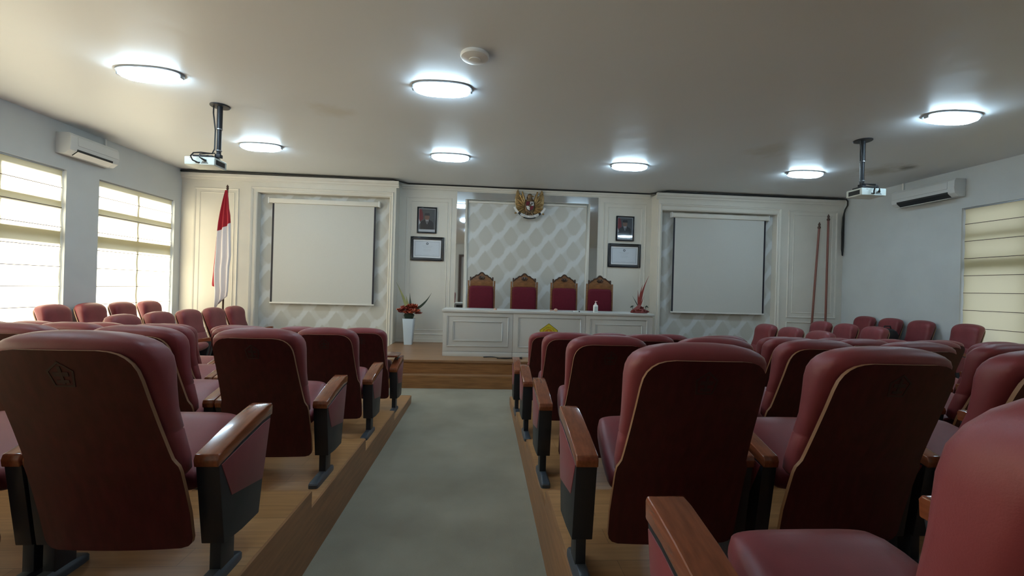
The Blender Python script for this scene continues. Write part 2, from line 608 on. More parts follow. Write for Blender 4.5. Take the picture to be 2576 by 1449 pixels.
k = 1
LBL_L = ['roman blind on the left wall, fifth window from the front', 'roman blind on the left wall, fourth window from the front',
         'roman blind on the left wall, third window from the front', 'sunlit cream roman blind cut by the left edge of the photo',
         'sunlit cream roman blind in the window nearest the flag']
for (a, b), lb in zip(WINL, LBL_L):
    window(k, 'left', a, b)
    blind('left', a, b, lb)
    k += 1
LBL_R = ['roman blind on the right wall, fourth window from the front', 'roman blind on the right wall, third window from the front',
         'roman blind on the right wall, second window from the front', 'dim yellow roman blind on the right wall below the air conditioner']
for (a, b), lb in zip(WIN, LBL_R):
    window(k, 'right', a, b)
    blind('right', a, b, lb)
    k += 1

# ------------------------------------------------------------------ back wall: panelled, two niches, mirror strip
YS = 8.50                       # front face of the projecting side sections
RX0, RX1 = -4.36, -1.88         # left niche
QX0, QX1 = 3.57, 6.00           # right niche
LXE, RXS = -1.76, 3.49          # where the side sections return to the centre
NZ0, NZ1L, NZ1R = 0.42, 3.25, 3.22
m = MB()
m.box(XL - WT, XR + WT, YF, YF + 0.3, 0, ZC)
m.box(XL, RX0, YS, YF, 0, 3.56)
m.box(RX1, LXE, YS, YF, 0, 3.56)
m.box(RX0, RX1, YS, YF, 0, NZ0)
m.box(RX0, RX1, YS, YF, NZ1L, 3.56)
m.box(RXS, QX0, YS, YF, 0, 3.56)
m.box(QX1, XR, YS, YF, 0, 3.56)
m.box(QX0, QX1, YS, YF, 0, NZ0)
m.box(QX0, QX1, YS, YF, NZ1R, 3.56)
back = struct(m.build('wall_back', M_cream, smooth=False))
YN = 8.64
for nm, x0, x1, z1 in (('wallpaper_panel', RX0, RX1, NZ1L), ('wallpaper_panel', QX0, QX1, NZ1R)):
    MB().box(x0, x1, YN, YN + 0.02, NZ0, z1).build(nm, M_paperwall, back)
MB().box(-0.36, 2.09, YF - 0.012, YF - 0.002, 0.41, 3.28).build('wallpaper_panel', M_paperwall, back)

# cornice along the sections
def cornice(name, segs):
    m = MB()
    for x0, x1, y, zb, zt in segs:
        k = (zt - zb) / 0.185
        prof = [(0.02, 0.0), (-0.010, 0.0), (-0.012, 0.025), (-0.024, 0.040), (-0.028, 0.085), (-0.045, 0.115), (-0.050, 0.185), (0.02, 0.185)]
        m.prism([(y + a, zb + b * k) for a, b in prof], 'x', x0, x1)
    return struct(m.build(name, M_cream, ang=20))
cornice('trim_1', [(XL, LXE + 0.05, YS, 3.44, 3.565)])
cornice('trim_2', [(RXS - 0.05, XR - 0.0, YS, 3.44, 3.565)])
cornice('trim_3', [(LXE + 0.05, RXS - 0.05, YF, 3.50, 3.60)])

tn = [4]
def rect_mould(x0, x1, z0, z1, y, wd=0.035, pr=0.014, mat=None, gapline=True):
    """picture-frame moulding on a wall face at y, facing -y"""
    m = MB()
    prof = [(0, 0), (0.25 * wd, pr), (0.7 * wd, pr * 0.7), (wd, pr * 0.25), (wd, 0)]
    def seg(p, q, nx, nz):
        vs = []
        for P in (p, q):
            for (t, h) in prof:
                # mitre: move the end inwards with t
                ex = P[0] + nx[0] * t + (P[2] * t if nx[0] == 0 else 0)
                ez = P[1] + nx[1] * t + (P[2] * t if nx[1] == 0 else 0)
                vs.append((ex, y - h, ez))
        n = len(prof)
        m.add(vs, [(i, i + 1, n + i + 1, n + i) for i in range(n - 1)])
    seg((x0, z0, 1), (x1, z0, -1), (0, 1), None)
    seg((x0, z1, 1), (x1, z1, -1), (0, -1), None)
    seg((x0, z0, 1), (x0, z1, -1), (1, 0), None)
    seg((x1, z0, 1), (x1, z1, -1), (-1, 0), None)
    o = m.build('trim_%d' % tn[0], mat or M_cream, ang=15)
    tn[0] += 1
    return struct(o)
# left end panel, left niche architrave, centre left, centre right, right niche, right end
rect_mould(-5.52, -4.70, 0.55, 3.30, YS)
rect_mould(-5.42, -4.78, 0.65, 3.22, YS, 0.02, 0.008)
rect_mould(-4.49, -1.80, 0.30, 3.36, YS, 0.05, 0.022)
rect_mould(RX0 - 0.03, RX1 + 0.03, NZ0 - 0.03, NZ1L + 0.03, YS, 0.028, 0.016)
rect_mould(-1.62, -0.70, 0.55, 3.36, YF, 0.03, 0.012)
rect_mould(-1.53, -0.78, 0.64, 3.28, YF, 0.02, 0.010)
rect_mould(2.46, 3.38, 0.55, 3.40, YF, 0.03, 0.012)
rect_mould(2.55, 3.29, 0.64, 3.32, YF, 0.02, 0.010)
rect_mould(3.51, 6.09, 0.30, 3.36, YS, 0.05, 0.022)
rect_mould(QX0 - 0.03, QX1 + 0.03, NZ0 - 0.03, NZ1R + 0.03, YS, 0.028, 0.016)
rect_mould(6.25, 7.32, 1.10, 3.33, YS)
rect_mould(6.36, 7.22, 1.20, 3.24, YS, 0.02, 0.008)
rect_mould(6.25, 7.32, 0.35, 1.02, YS, 0.03, 0.012)
# white frame round the centre wallpaper
m = MB()
m.box(-0.425, -0.36, YF - 0.035, YF, 0.41, 3.35)
m.box(2.09, 2.165, YF - 0.035, YF, 0.41, 3.35)
m.box(-0.36, 2.09, YF - 0.035, YF, 3.28, 3.35)
struct(m.build('trim_%d' % tn[0], M_cream, bevel=0.006)); tn[0] += 1
# mirror strip round that frame
m = MB()
m.box(-0.60, -0.43, YF - 0.012, YF, 0.41, 3.50)
m.box(2.17, 2.34, YF - 0.012, YF, 0.41, 3.50)
m.box(-0.43, 2.17, YF - 0.012, YF, 3.355, 3.50)
tag(m.build('mirror', M_mirror, smooth=False), 'narrow mirror strip framing the wallpaper panel behind the judges\' desk', 'mirror')
struct(MB().box(LXE, 3.49, YF - 0.03, YF, 0.40, 0.47).build('baseboard_back', M_cream))

# ------------------------------------------------------------------ stage, terraces
m = MB()
m.prism([(6.742, 0), (6.742, 0.404), (8.868, 0.404), (8.868, 0)], 'x', LXE, 3.488)
st = struct(m.build('floor_stage', M_stage, smooth=False), 'wooden stage floor under the white desk')
MB().box(LXE, 3.488, 6.722, 6.742, 0.193, 0.404).build('step_riser', M_riser, st)
MB().box(LXE, 3.488, 6.700, 6.745, 0.372, 0.406).build('step_nosing', M_stage, st)
MB().box(LXE, 3.488, 6.58, 6.735, 0.0, 0.193).build('lower_step', M_stage, st)
MB().box(LXE, 3.488, 6.562, 6.58, 0.0, 0.188).build('step_riser', M_riser, st)

LEV = [(-3.0, 1.34, 0.50), (1.34, 2.438, 0.40), (2.438, 3.530, 0.305), (3.530, 4.656, 0.205), (4.656, 5.735, 0.10)]
PXL, PXR = -0.917, 0.382
def terrace(name, x0, x1, xe, sgn):
    top = MB()
    sides = MB()
    for (y0, y1, z) in LEV:
        top.box(x0, x1, y0, y1, 0.0, z)
        a, b = sorted((xe, xe + sgn * 0.012))
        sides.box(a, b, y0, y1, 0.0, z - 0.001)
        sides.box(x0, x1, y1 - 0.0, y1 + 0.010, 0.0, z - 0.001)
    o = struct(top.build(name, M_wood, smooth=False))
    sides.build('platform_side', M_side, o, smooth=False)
    return o
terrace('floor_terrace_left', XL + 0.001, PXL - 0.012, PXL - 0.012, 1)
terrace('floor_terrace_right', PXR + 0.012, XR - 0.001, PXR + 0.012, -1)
# low risers under the side ranks
struct(MB().box(-5.05, -3.85, 5.737, 8.47, 0, 0.115).build('floor_riser_front_left', M_wood))
struct(MB().box(XL + 0.001, -5.05, 5.75, 8.47, 0, 0.20).build('floor_riser_back_left', M_wood))
struct(MB().box(3.95, 5.15, 5.737, 7.35, 0, 0.10).build('floor_riser_front_right', M_wood))
struct(MB().box(5.15, 6.50, 5.75, 7.70, 0, 0.15).build('floor_riser_middle_right', M_wood))
struct(MB().box(6.50, XR - 0.001, 5.75, 8.35, 0, 0.23).build('floor_riser_back_right', M_wood))

# ------------------------------------------------------------------ auditorium chair
SH = [(0.165, -0.118), (0.30, -0.148), (0.45, -0.190), (0.60, -0.248), (0.75, -0.308), (0.88, -0.358), (0.93, -0.375)]
def shell_y(h):
    if h <= SH[0][0]:
        return SH[0][1]
    for (a, b), (c, d_) in zip(SH[:-1], SH[1:]):
        if a <= h <= c:
            t = (h - a) / (c - a)
            return b + (d_ - b) * t
    return SH[-1][1]

def shell_mesh():
    rows = [(0.160, 0.215), (0.166, 0.238), (0.180, 0.251), (0.20, 0.256), (0.30, 0.258), (0.40, 0.256), (0.47, 0.252), (0.495, 0.246), (0.508, 0.238),
            (0.525, 0.229), (0.56, 0.225), (0.65, 0.219), (0.75, 0.214), (0.82, 0.211), (0.855, 0.207), (0.88, 0.198), (0.898, 0.184), (0.911, 0.166),
            (0.919, 0.143), (0.923, 0.112)]
    rows = [(h, W * (0.995 + 0.05 * max(0.0, min(1.0, (h - 0.45) / 0.08)))) for h, W in rows]
    nc = 12
    m = MB()
    T = 0.015
    grid = []
    for off in (0.0, T):
        for (h, W) in rows:
            for j in range(nc + 1):
                t = -1 + 2 * j / nc
                x = W * t
                grid.append((x, shell_y(h) + off + 0.016 * (x / 0.25) ** 2, h))
    n1 = nc + 1
    R = len(rows)
    fs, ms = [], []
    for k in range(R - 1):
        for j in range(nc):
            a = k * n1 + j
            fs.append((a, a + 1, a + n1 + 1, a + n1)); ms.append(0)
            b = R * n1 + a
            fs.append((b, b + n1, b + n1 + 1, b + 1)); ms.append(0)
    o = R * n1
    for k in range(R - 1):
        for j in (0, nc):
            a = k * n1 + j
            fs.append((a, a + n1, o + a + n1, o + a)); ms.append(1)
    for k in (0, R - 1):
        for j in range(nc):
            a = k * n1 + j
            fs.append((a, a + 1, o + a + 1, o + a)); ms.append(1 if k else 0)
    m.v = grid
    m.f = [list(f) for f in fs]
    m.m = ms
    return m

def cushion_mesh():
    lv = []
    for (z, yf, W) in ((0.425, -0.085, 0.200), (0.432, -0.070, 0.220), (0.45, -0.060, 0.232), (0.50, -0.074, 0.238), (0.56, -0.098, 0.239), (0.612, -0.118, 0.239),
                       (0.617, -0.123, 0.2365), (0.622, -0.121, 0.239), (0.70, -0.155, 0.243), (0.78, -0.170, 0.247), (0.85, -0.176, 0.249), (0.89, -0.184, 0.247),
                       (0.918, -0.196, 0.240), (0.940, -0.212, 0.228), (0.955, -0.228, 0.209), (0.966, -0.245, 0.180), (0.973, -0.262, 0.135), (0.976, -0.275, 0.07)):
        lv.append((z, min(shell_y(z) + 0.016, yf - 0.012), yf, W))
    for k_, yr_ in ((13, -0.355), (14, -0.345), (15, -0.330), (16, -0.312), (17, -0.298)):
        z, yr, yf, W = lv[k_]
        lv[k_] = (z, yr_, yf, W)
    loops = []
    for (z, yr, yf, W) in lv:
        lp = superloop(0, (yr + yf) / 2, z, W, (yf - yr) / 2, 4.6, 36)
        cam_ = 0.012 * max(0.0, min(1.0, (z - 0.86) / 0.10))
        lp = [(x, y + 0.016 * (x / 0.25) ** 2 * (1 if y < (yr + yf) / 2 else 0.3), z - cam_ * (x / 0.22) ** 2) for x, y, z in lp]
        loops.append(lp)
    return MB().loft(loops)

SA = radians(20)
def seat_mesh():
    loops = []
    lv = [(0.0, 0.035, 0.225), (0.012, 0.048, 0.234), (0.04, 0.054, 0.237), (0.14, 0.056, 0.232), (0.24, 0.060, 0.222), (0.31, 0.061, 0.212), (0.35, 0.057, 0.203),
          (0.378, 0.047, 0.192), (0.394, 0.032, 0.178), (0.402, 0.012, 0.16)]
    for (s, t, W) in lv:
        lp = superloop(0, 0, 0, W, t, 4.0, 32)
        out = []
        for (x, n_, _) in lp:
            out.append((x, -0.060 + s * cos(SA) - n_ * sin(SA), 0.375 + s * sin(SA) + n_ * cos(SA)))
        loops.append(out)
    return MB().loft(loops)

def arm_top_mesh(w):
    up_ = [(-0.120, 0.487), (-0.112, 0.507), (-0.06, 0.522), (0.04, 0.549), (0.14, 0.573), (0.24, 0.590), (0.280, 0.594), (0.288, 0.582)]
    dn = [(0.285, 0.540), (0.20, 0.534), (0.04, 0.502), (-0.115, 0.460)]
    return MB().prism(up_ + dn, 'x', -w / 2, w / 2)

def side_box_mesh(w):
    P = [(-0.108, 0.470), (-0.062, 0.150), (0.06, 0.137), (0.19, 0.137), (0.215, 0.275), (0.276, 0.545), (0.20, 0.540), (0.04, 0.508)]
    return MB().prism(P, 'x', -w / 2, w / 2)

def pad_mesh(s, w):
    P = [(-0.094, 0.462), (-0.022, 0.315), (0.212, 0.277), (0.268, 0.528), (0.20, 0.522), (0.04, 0.490)]
    x0 = s * (w / 2 - 0.002)
    x1 = s * (w / 2 + 0.004)
    a, b = sorted((x0, x1))
    return MB().prism(P, 'x', a, b)

def leg_mesh():
    return MB().box(-0.021, 0.021, -0.045, 0.045, 0.02, 0.16)

def foot_mesh():
    loops = []
    for (z, gy, gx) in ((0.0, 0.0, 0.0), (0.020, 0.0, 0.0), (0.028, -0.006, -0.004), (0.036, -0.05, -0.010), (0.042, -0.085, -0.014)):
        lp = superloop(0, -0.05, z, 0.032 + gx, 0.15 + gy, 7, 24)
        loops.append(lp)
    return MB().loft(loops)

def emblem_mesh():
    """pentagon crest stamped on the rear of the shell"""
    m = MB()
    cz, R = 0.842, 0.040
    def P(x, h, o):
        return (x, shell_y(h) + 0.016 * (x / 0.25) ** 2 - o, h)
    out = [(0, 0.046), (0.040, 0.014), (0.030, -0.040), (-0.030, -0.040), (-0.040, 0.014)]
    inn = [(x * 0.84, z * 0.84) for x, z in out]
    n = 5
    vs = [P(x, cz + z, 0.0015) for x, z in out] + [P(x, cz + z, 0.0015) for x, z in inn] + [P(x, cz + z, -0.001) for x, z in out] + [P(x, cz + z, -0.001) for x, z in inn]
    fs = []
    for i in range(n):
        j = (i + 1) % n
        fs += [(i, j, n + j, n + i), (i, 2 * n + i, 2 * n + j, j), (n + i, n + j, 3 * n + j, 3 * n + i), (2 * n + i, 3 * n + i, 3 * n + j, 2 * n + j)]
    m.add(vs, fs)
    def bar(x0, x1, z0, z1):
        q = [(x0, z0), (x1, z0), (x1, z1), (x0, z1)]
        vs = [P(x, cz + z, 0.0018) for x, z in q] + [P(x, cz + z, -0.001) for x, z in q]
        m.add(vs, [(0, 1, 2, 3), (4, 7, 6, 5), (0, 4, 5, 1), (1, 5, 6, 2), (2, 6, 7, 3), (3, 7, 4, 0)])
    bar(-0.022, 0.022, -0.004, 0.010)
    bar(-0.005, 0.005, -0.030, 0.030)
    bar(-0.018, 0.018, -0.027, -0.016)
    return m

ME = dict(shell=shell_mesh().mesh('back_shell', [M_shell, M_rim], ang=40), cushion=cushion_mesh().mesh('backrest', M_fabric, ang=60),
          seat=seat_mesh().mesh('seat', M_fabric, ang=60), emblem=emblem_mesh().mesh('crest', M_emblem, smooth=False),
          leg=leg_mesh().mesh('leg', M_black, bevel=0.004), foot=foot_mesh().mesh('foot', M_foot, ang=30))
for tagw, wv in (('w', 0.088), ('n', 0.063)):
    ME['arm' + tagw] = arm_top_mesh(wv).mesh('armrest', M_arm, bevel=0.006, seg=3)
    ME['box' + tagw] = side_box_mesh(wv - 0.004).mesh('arm_panel', M_black, bevel=0.004)
    for s in (-1, 1):
        ME['pad%s%d' % (tagw, s)] = pad_mesh(s, wv - 0.007).mesh('arm_pad', M_fabric, bevel=0.003)

def inst(name, me, parent, loc=(0, 0, 0)):
    o = bpy.data.objects.new(name, me)
    C.objects.link(o)
    o.parent = parent
    o.location = loc
    return o

def make_chair(wide=()):
    """wide: the sides (-1 left, 1 right) whose arm is a broad aisle arm"""
    t = thing('auditorium_chair', 'maroon auditorium chair', 'chair')
    inst('seat', ME['seat'], t)
    inst('backrest', ME['cushion'], t)
    sh = inst('back_shell', ME['shell'], t)
    inst('crest', ME['emblem'], sh)
    for s in (-1, 1):
        k_ = 'w' if s in wide else 'n'
        x = s * ((0.345 if s < 0 else 0.298) if s in wide else 0.300)
        p = inst('arm_panel', ME['box' + k_], t, (x, 0, 0))
        inst('arm_pad', ME['pad%s%d' % (k_, s)], p)
        inst('armrest', ME['arm' + k_], t, (x, 0, 0))
        l = inst('leg', ME['leg'], t, (x, 0, 0))
        inst('foot', ME['foot'], l)
    return t

PROTO = {}
used = set()
def chair(kind, x, y, z, rz, label, group, sx=1.0):
    key = kind
    if key not in PROTO:
        PROTO[key] = make_chair({'i': (), 'l': (1,), 'r': (-1,)}[kind])
        o = PROTO[key]
    else:
        o = copy_tree(PROTO[key])
    o.location = (x, y, z)
    o.rotation_euler = (0, 0, rz)
    o.scale = (sx, 1, 1)
    tag(o, label, 'chair', group)
    return o

ORD = ['first', 'second', 'third', 'fourth', 'fifth', 'sixth', 'seventh', 'eighth', 'ninth']
CC = 0.672
LC, RC = -1.298, 0.765
ROWY = {0: 0.66, 1: 1.76, 2: 2.86, 3: 3.96, 4: 5.05}
ROWZ = {0: 0.50, 1: 0.40, 2: 0.305, 3: 0.205, 4: 0.10}
ROWN = {0: 'row at the camera', 1: 'big near row', 2: 'second row ahead', 3: 'third row ahead', 4: 'row nearest the stage'}
NL = {1: 3, 2: 4, 3: 6, 4: 7}
NR = {0: 2, 1: 3, 2: 5, 3: 7, 4: 8}
chairs = {}
for blk, N, C0, sg, kd in (('left', NL, LC, -1, 'l'), ('right', NR, RC, 1, 'r')):
    for r, n in N.items():
        for i in range(n):
            if i == 0:
                lb = 'maroon auditorium chair, %s of aisle, %s, aisle seat' % (blk, ROWN[r])
            else:
                lb = 'maroon auditorium chair, %s of aisle, %s, %s seat from the aisle' % (blk, ROWN[r], ORD[i])
            chairs[(blk, r, i)] = chair(kd if i == 0 else 'i', C0 + sg * (0.70 if (blk == 'right' and r == 1) else CC) * i, ROWY[r], ROWZ[r], 0, lb, 'auditorium chairs %s of the aisle' % blk)

# the nearest seat by the camera is folded a little lower
for ch in chairs[('right', 0, 0)].children:
    if ch.name.startswith('seat'):
        ang = radians(-7)
        ch.rotation_euler = (ang, 0, 0)
        pv = Vector((0, -0.06, 0.375))
        ch.location = pv - Matrix.Rotation(ang, 3, 'X') @ pv
        ch.scale = (0.93, 1, 1)

# writing tablet folded out on the front chair by the aisle
t4 = chairs[('left', 4, 0)]
m = MB().prism([(-0.10, -0.03), (0.30, -0.05), (0.30, 0.20), (0.22, 0.26), (-0.02, 0.26), (-0.12, 0.16)], 'z', 0.615, 0.635)
o = m.build('writing_tablet', M_arm, t4, bevel=0.004)
o.location = (0.02, 0.02, 0)
o['label'] = 'brown wooden writing tablet folded out'
MB().tube([(0.30, 0.10, 0.57), (0.30, 0.12, 0.61), (0.23, 0.12, 0.618)], 0.010).build('tablet_hinge', M_black, t4)

# side ranks facing the middle of the hall
def side_rank(nm, ys, x, z, rz, sx, who, group, names=None):
    for i, y in enumerate(ys):
        chair('i', x, y, z, rz, 'maroon chair facing the hall, %s, %s from the back wall' % (who, ORD[i]), group, sx)
side_rank('a', (8.10, 7.495, 6.89, 6.285, 5.68), -4.24, 0.115, -pi / 2, 0.89, 'inner rank beside the left windows', 'side chairs by the left windows')
side_rank('b', (7.60, 7.06, 6.52, 5.98), -5.345, 0.20, -pi / 2, 0.79, 'outer rank against the left windows', 'side chairs by the left windows')
side_rank('c', (6.87, 6.29, 5.71), 4.45, 0.10, pi / 2, 0.85, 'inner rank near the right wall', 'side chairs near the right wall')
side_rank('d', (7.18, 6.66, 6.14), 5.67, 0.15, pi / 2, 0.76, 'middle rank near the right wall', 'side chairs near the right wall')
side_rank('e', (7.78, 7.25, 6.71, 6.02), 7.045, 0.23, pi / 2, 0.77, 'outer rank against the right wall', 'side chairs near the right wall')

# dark bag on the outer rank
m = MB()
m.loft([superloop(0, 0, z, w_, d_, 3, 20) for z, w_, d_ in ((0.0, 0.13, 0.08), (0.03, 0.16, 0.10), (0.10, 0.165, 0.10), (0.16, 0.14, 0.08), (0.20, 0.09, 0.05), (0.21, 0.04, 0.02))])
o = thing('bag', 'dark bag resting on the armrests between two chairs by the right wall', 'bag', (6.97, 6.98, 0.826))
m.build('bag_body', M_bag, o)
MB().tube([(-0.07, 0, 0.19), (-0.05, 0, 0.25), (0.05, 0, 0.25), (0.07, 0, 0.19)], 0.010).build('bag_handle', M_bag, o)

# ------------------------------------------------------------------ ceiling lamps
def lamp(x, y, label, first=[None]):
    if first[0] is None:
        t = thing('ceiling_lamp', label, 'lamp', (x, y, ZC), 0, 'oval ceiling lamps')
        def ov(z, w_, d_):
            return superloop(0, 0, z, w_, d_, 2.5, 40)
        MB().loft([ov(0, 0.310, 0.142), (ov(-0.016, 0.310, 0.142)), ov(-0.019, 0.30, 0.134)]).build('lamp_base', M_alu, t)
        MB().loft([ov(-0.014, 0.292, 0.128), ov(-0.035, 0.290, 0.126), ov(-0.055, 0.274, 0.116), ov(-0.070, 0.235, 0.092), ov(-0.079, 0.16, 0.058), ov(-0.082, 0.06, 0.024)]).build('diffuser', M_lamp, t, ang=80)
        for s in (-1, 1):
            MB().box(s * 0.300 - 0.010, s * 0.300 + 0.010, -0.026, 0.026, -0.045, -0.008).build('clip', M_alu, t, bevel=0.004)
        first[0] = t
    else:
        t = copy_tree(first[0])
        t.location = (x, y, ZC)
        tag(t, label, 'lamp', 'oval ceiling lamps')
    return t
LAMPS = [(-3.41, 4.55, 'lit oval ceiling lamp nearest the left air conditioner'), (-0.49, 4.50, 'lit oval ceiling lamp beside the smoke detector'),
         (5.17, 4.48, 'lit oval ceiling lamp nearest the right air conditioner'), (-3.45, 6.78, 'lit oval ceiling lamp beside the left projector'),
         (-0.59, 6.85, 'lit oval ceiling lamp above the left portrait'), (2.32, 6.90, 'lit oval ceiling lamp above the right portrait'),
         (5.30, 6.85, 'lit oval ceiling lamp beside the right projector'),
         (-3.40, 2.20, 'lit oval ceiling lamp overhead at left'), (-0.45, 2.15, 'lit oval ceiling lamp over the aisle'), (5.15, 2.15, 'lit oval ceiling lamp overhead at right')]
for x, y, lb in LAMPS:
    lamp(x, y, lb)

o = thing('smoke_detector', 'round white smoke detector on the ceiling', 'smoke detector', (-0.14, 3.84, ZC))
MB().lathe([(0.125, 0.0), (0.128, -0.018), (0.120, -0.030), (0.07, -0.045), (0.05, -0.045)], n=36).build('detector_body', M_white, o)
MB().lathe([(0.052, -0.044), (0.050, -0.052), (0.02, -0.056)], n=24).build('detector_cap', M_white, o)

# ------------------------------------------------------------------ projectors
def projector(px, py, bx, by, label, loop=True):
    t = thing('ceiling_projector', label, 'projector', (px, py, ZC), 0, 'ceiling projectors')
    MB().lathe([(0.105, 0.0), (0.105, -0.010), (0.10, -0.014)], n=32).build('ceiling_plate', M_black, t)
    MB().lathe([(0.030, -0.010), (0.030, -0.28)], n=16).build('upper_pole', M_black, t)
    MB().lathe([(0.024, -0.27), (0.024, -0.60)], n=16).build('lower_pole', M_black, t)
    for z in (-0.275, -0.53):
        MB().lathe([(0.033, z), (0.033, z - 0.012)], n=16).build('cable_tie', M_alu, t)
    dx, dy = bx - px, by - py
    MB().box(dx - 0.11, dx + 0.11, dy - 0.07, dy + 0.09, -0.635, -0.615).box(-0.03, 0.03, -0.03, 0.03, -0.62, -0.58).build('mount_bracket', M_black, t, bevel=0.004)
    for sx_ in (-0.1, 0.1):
        for sy_ in (-0.05, 0.07):
            MB().tube([(dx + sx_, dy + sy_, -0.625), (dx + sx_, dy + sy_, -0.655)], 0.008).build('mount_foot', M_black, t)
    b = MB().box(dx - 0.168, dx + 0.168, dy - 0.12, dy + 0.12, -0.745, -0.650).build('projector_body', M_projector, t, bevel=0.012, seg=3)
    yb = dy - 0.1205
    for (x0, x1, z0, z1) in ((0.03, 0.09, -0.715, -0.707), (0.02, 0.10, -0.728, -0.721), (-0.11, -0.08, -0.668, -0.664), (-0.04, 0.01, -0.725, -0.712)):
        MB().box(dx + x0, dx + x1, yb - 0.001, yb + 0.004, z0, z1).build('socket', M_dark, b)
    for s in (-1, 1):
        MB().box(dx + s * 0.168 - 0.002, dx + s * 0.168 + 0.002, dy - 0.09, dy + 0.08, -0.728, -0.672).build('side_vent', M_dark, b)
    MB().tube([(dx - 0.06, dy + 0.118, -0.70), (dx - 0.06, dy + 0.135, -0.70)], 0.030, 16).build('lens', M_dark, b)
    # cable: down the pole, out in a loop and into the sockets
    MB().tube([(-0.06, -0.02, -0.01), (-0.055, -0.03, -0.10), (-0.036, -0.03, -0.24), (-0.034, -0.02, -0.30), (-0.036, -0.02, -0.52), (-0.045, -0.05, -0.585),
               (dx + 0.02, dy - 0.13, -0.605), (dx - 0.03, dy - 0.175, -0.625), (dx - 0.055, dy - 0.185, -0.665), (dx - 0.045, dy - 0.165, -0.705), (dx - 0.01, dy - 0.13, -0.722), (dx + 0.0, dy - 0.118, -0.722)], 0.008, 8).build('signal_cable', M_cable, t)
    MB().tube([(-0.02, -0.035, -0.575), (dx + 0.02, dy - 0.15, -0.63), (dx + 0.03, dy - 0.165, -0.67), (dx + 0.06, dy - 0.13, -0.690), (dx + 0.075, dy - 0.118, -0.695)],
              [0.006, 0.006, 0.006, 0.012, 0.012], 8).build('power_cable', M_cable, t)
    return t
projector(-3.19, 5.32, -3.32, 5.30, 'white projector hanging on a black pole from the ceiling at left')
projector(4.91, 5.33, 4.97, 5.33, 'white projector hanging on a black pole from the ceiling at right')

# ------------------------------------------------------------------ air conditioners
def air_con(x, ya, yb, z0, z1, s, label, open_flap):
    """s: -1 on the left wall, 1 on the right wall; built facing away from the wall"""
    t = thing('air_conditioner', label, 'air conditioner', (x, (ya + yb) / 2, z0), 0, 'wall air conditioners')
    h, L_ = z1 - z0, (yb - ya) / 2
    d_ = 0.20
    prof = [(0, 0), (0, h), (d_ * 0.85, h), (d_ * 0.97, h * 0.88), (d_, h * 0.45), (d_ * 0.93, h * 0.18), (d_ * 0.6, 0.0)]
    P = [(-s * a, b) for a, b in prof]
    MB().prism(P, 'y', -L_, L_).build('casing', M_ac, t, bevel=0.008)
    pl = [(d_ * 0.93, h * 0.90), (d_ * 1.0, h * 0.86), (d_ * 1.04, h * 0.46), (d_ * 0.98, h * 0.44)]
    MB().prism([(-s * a, b) for a, b in pl], 'y', -L_ + 0.10, L_ - 0.01).build('front_panel', M_ac, t, bevel=0.004)
    zz = h * 0.16
    MB().prism([(-s * a, b) for a, b in ((d_ * 0.60, -0.003), (d_ * 0.945, h * 0.175), (d_ * 0.97, h * 0.28), (d_ * 0.70, h * 0.20))], 'y', -L_ + 0.10, L_ - 0.10).build('air_outlet', M_dark, t)
    if open_flap:
        MB().prism([(-s * a, b) for a, b in ((d_ * 0.62, -0.012), (d_ * 0.98, -0.03), (d_ * 0.98, -0.024), (d_ * 0.62, -0.004))], 'y', -L_ + 0.11, L_ - 0.11).build('louvre', M_white, t)
    else:
        MB().prism([(-s * a, b) for a, b in ((d_ * 0.64, -0.006), (d_ * 0.96, h * 0.16), (d_ * 1.0, h * 0.16), (d_ * 0.66, -0.012))], 'y', -L_ + 0.105, L_ - 0.105).build('louvre', M_white, t)
    MB().tube([(-s * 0.03, L_ * 0.9, h - 0.01), (-s * 0.03, L_ * 0.9, ZC - z0 - 0.005)], 0.014).build('refrigerant_pipe', M_white, t)
    return t
air_con(XL, 6.10, 6.86, 3.19, 3.47, -1, 'white air conditioner high on the left wall above the blinds', False)
air_con(XR, 6.22, 7.26, 3.18, 3.46, 1, 'white air conditioner with open dark outlet on the right wall', True)

# ------------------------------------------------------------------ projection screens
def screen(x0, x1, z0, z1, hx0, hx1, label):
    y = 8.56
    t = thing('projection_screen', label, 'projection screen', ((x0 + x1) / 2, y, z1 + 0.06), 0, 'projection screens')
    cx, cz = (x0 + x1) / 2, z1 + 0.06
    MB().box(hx0 - cx, hx1 - cx, -0.035, 0.045, -0.045, 0.045).build('screen_housing', M_cream, t, bevel=0.012)
    for s, xx in ((-1, hx0 - cx), (1, hx1 - cx)):
        MB().box(xx - 0.012, xx + 0.012, -0.040, 0.050, -0.052, 0.060).build('end_cap', M_white, t, bevel=0.006)
    MB().box(x0 - cx, x1 - cx, -0.003, 0.003, z0 - cz, -0.03).build('screen_cloth', M_screen, t)
    bw = 0.035
    MB().box(x0 - cx, x0 + bw - cx, -0.0045, -0.0030, z0 - cz, -0.05).build('black_border', M_blackedge, t)
    MB().box(x1 - bw - cx, x1 - cx, -0.0045, -0.0030, z0 - cz, -0.05).build('black_border', M_blackedge, t)
    MB().box(x0 - cx - 0.01, x1 - cx + 0.01, -0.014, 0.014, z0 - cz - 0.028, z0 - cz).build('bottom_bar', M_whitemet, t, bevel=0.005)
    for s in (-1, 1):
        MB().tube([(s * 0.8, 0.03, 0.045), (s * 0.8, 0.075, 0.05)], 0.010).build('wall_bracket', M_alu, t)
    return t
screen(-4.11, -2.15, 1.16, 3.05, -4.17, -2.09, 'large blank projection screen in the left wallpapered niche')
screen(3.83, 5.80, 1.17, 3.08, 3.79, 5.85, 'large blank projection screen in the right wallpapered niche')

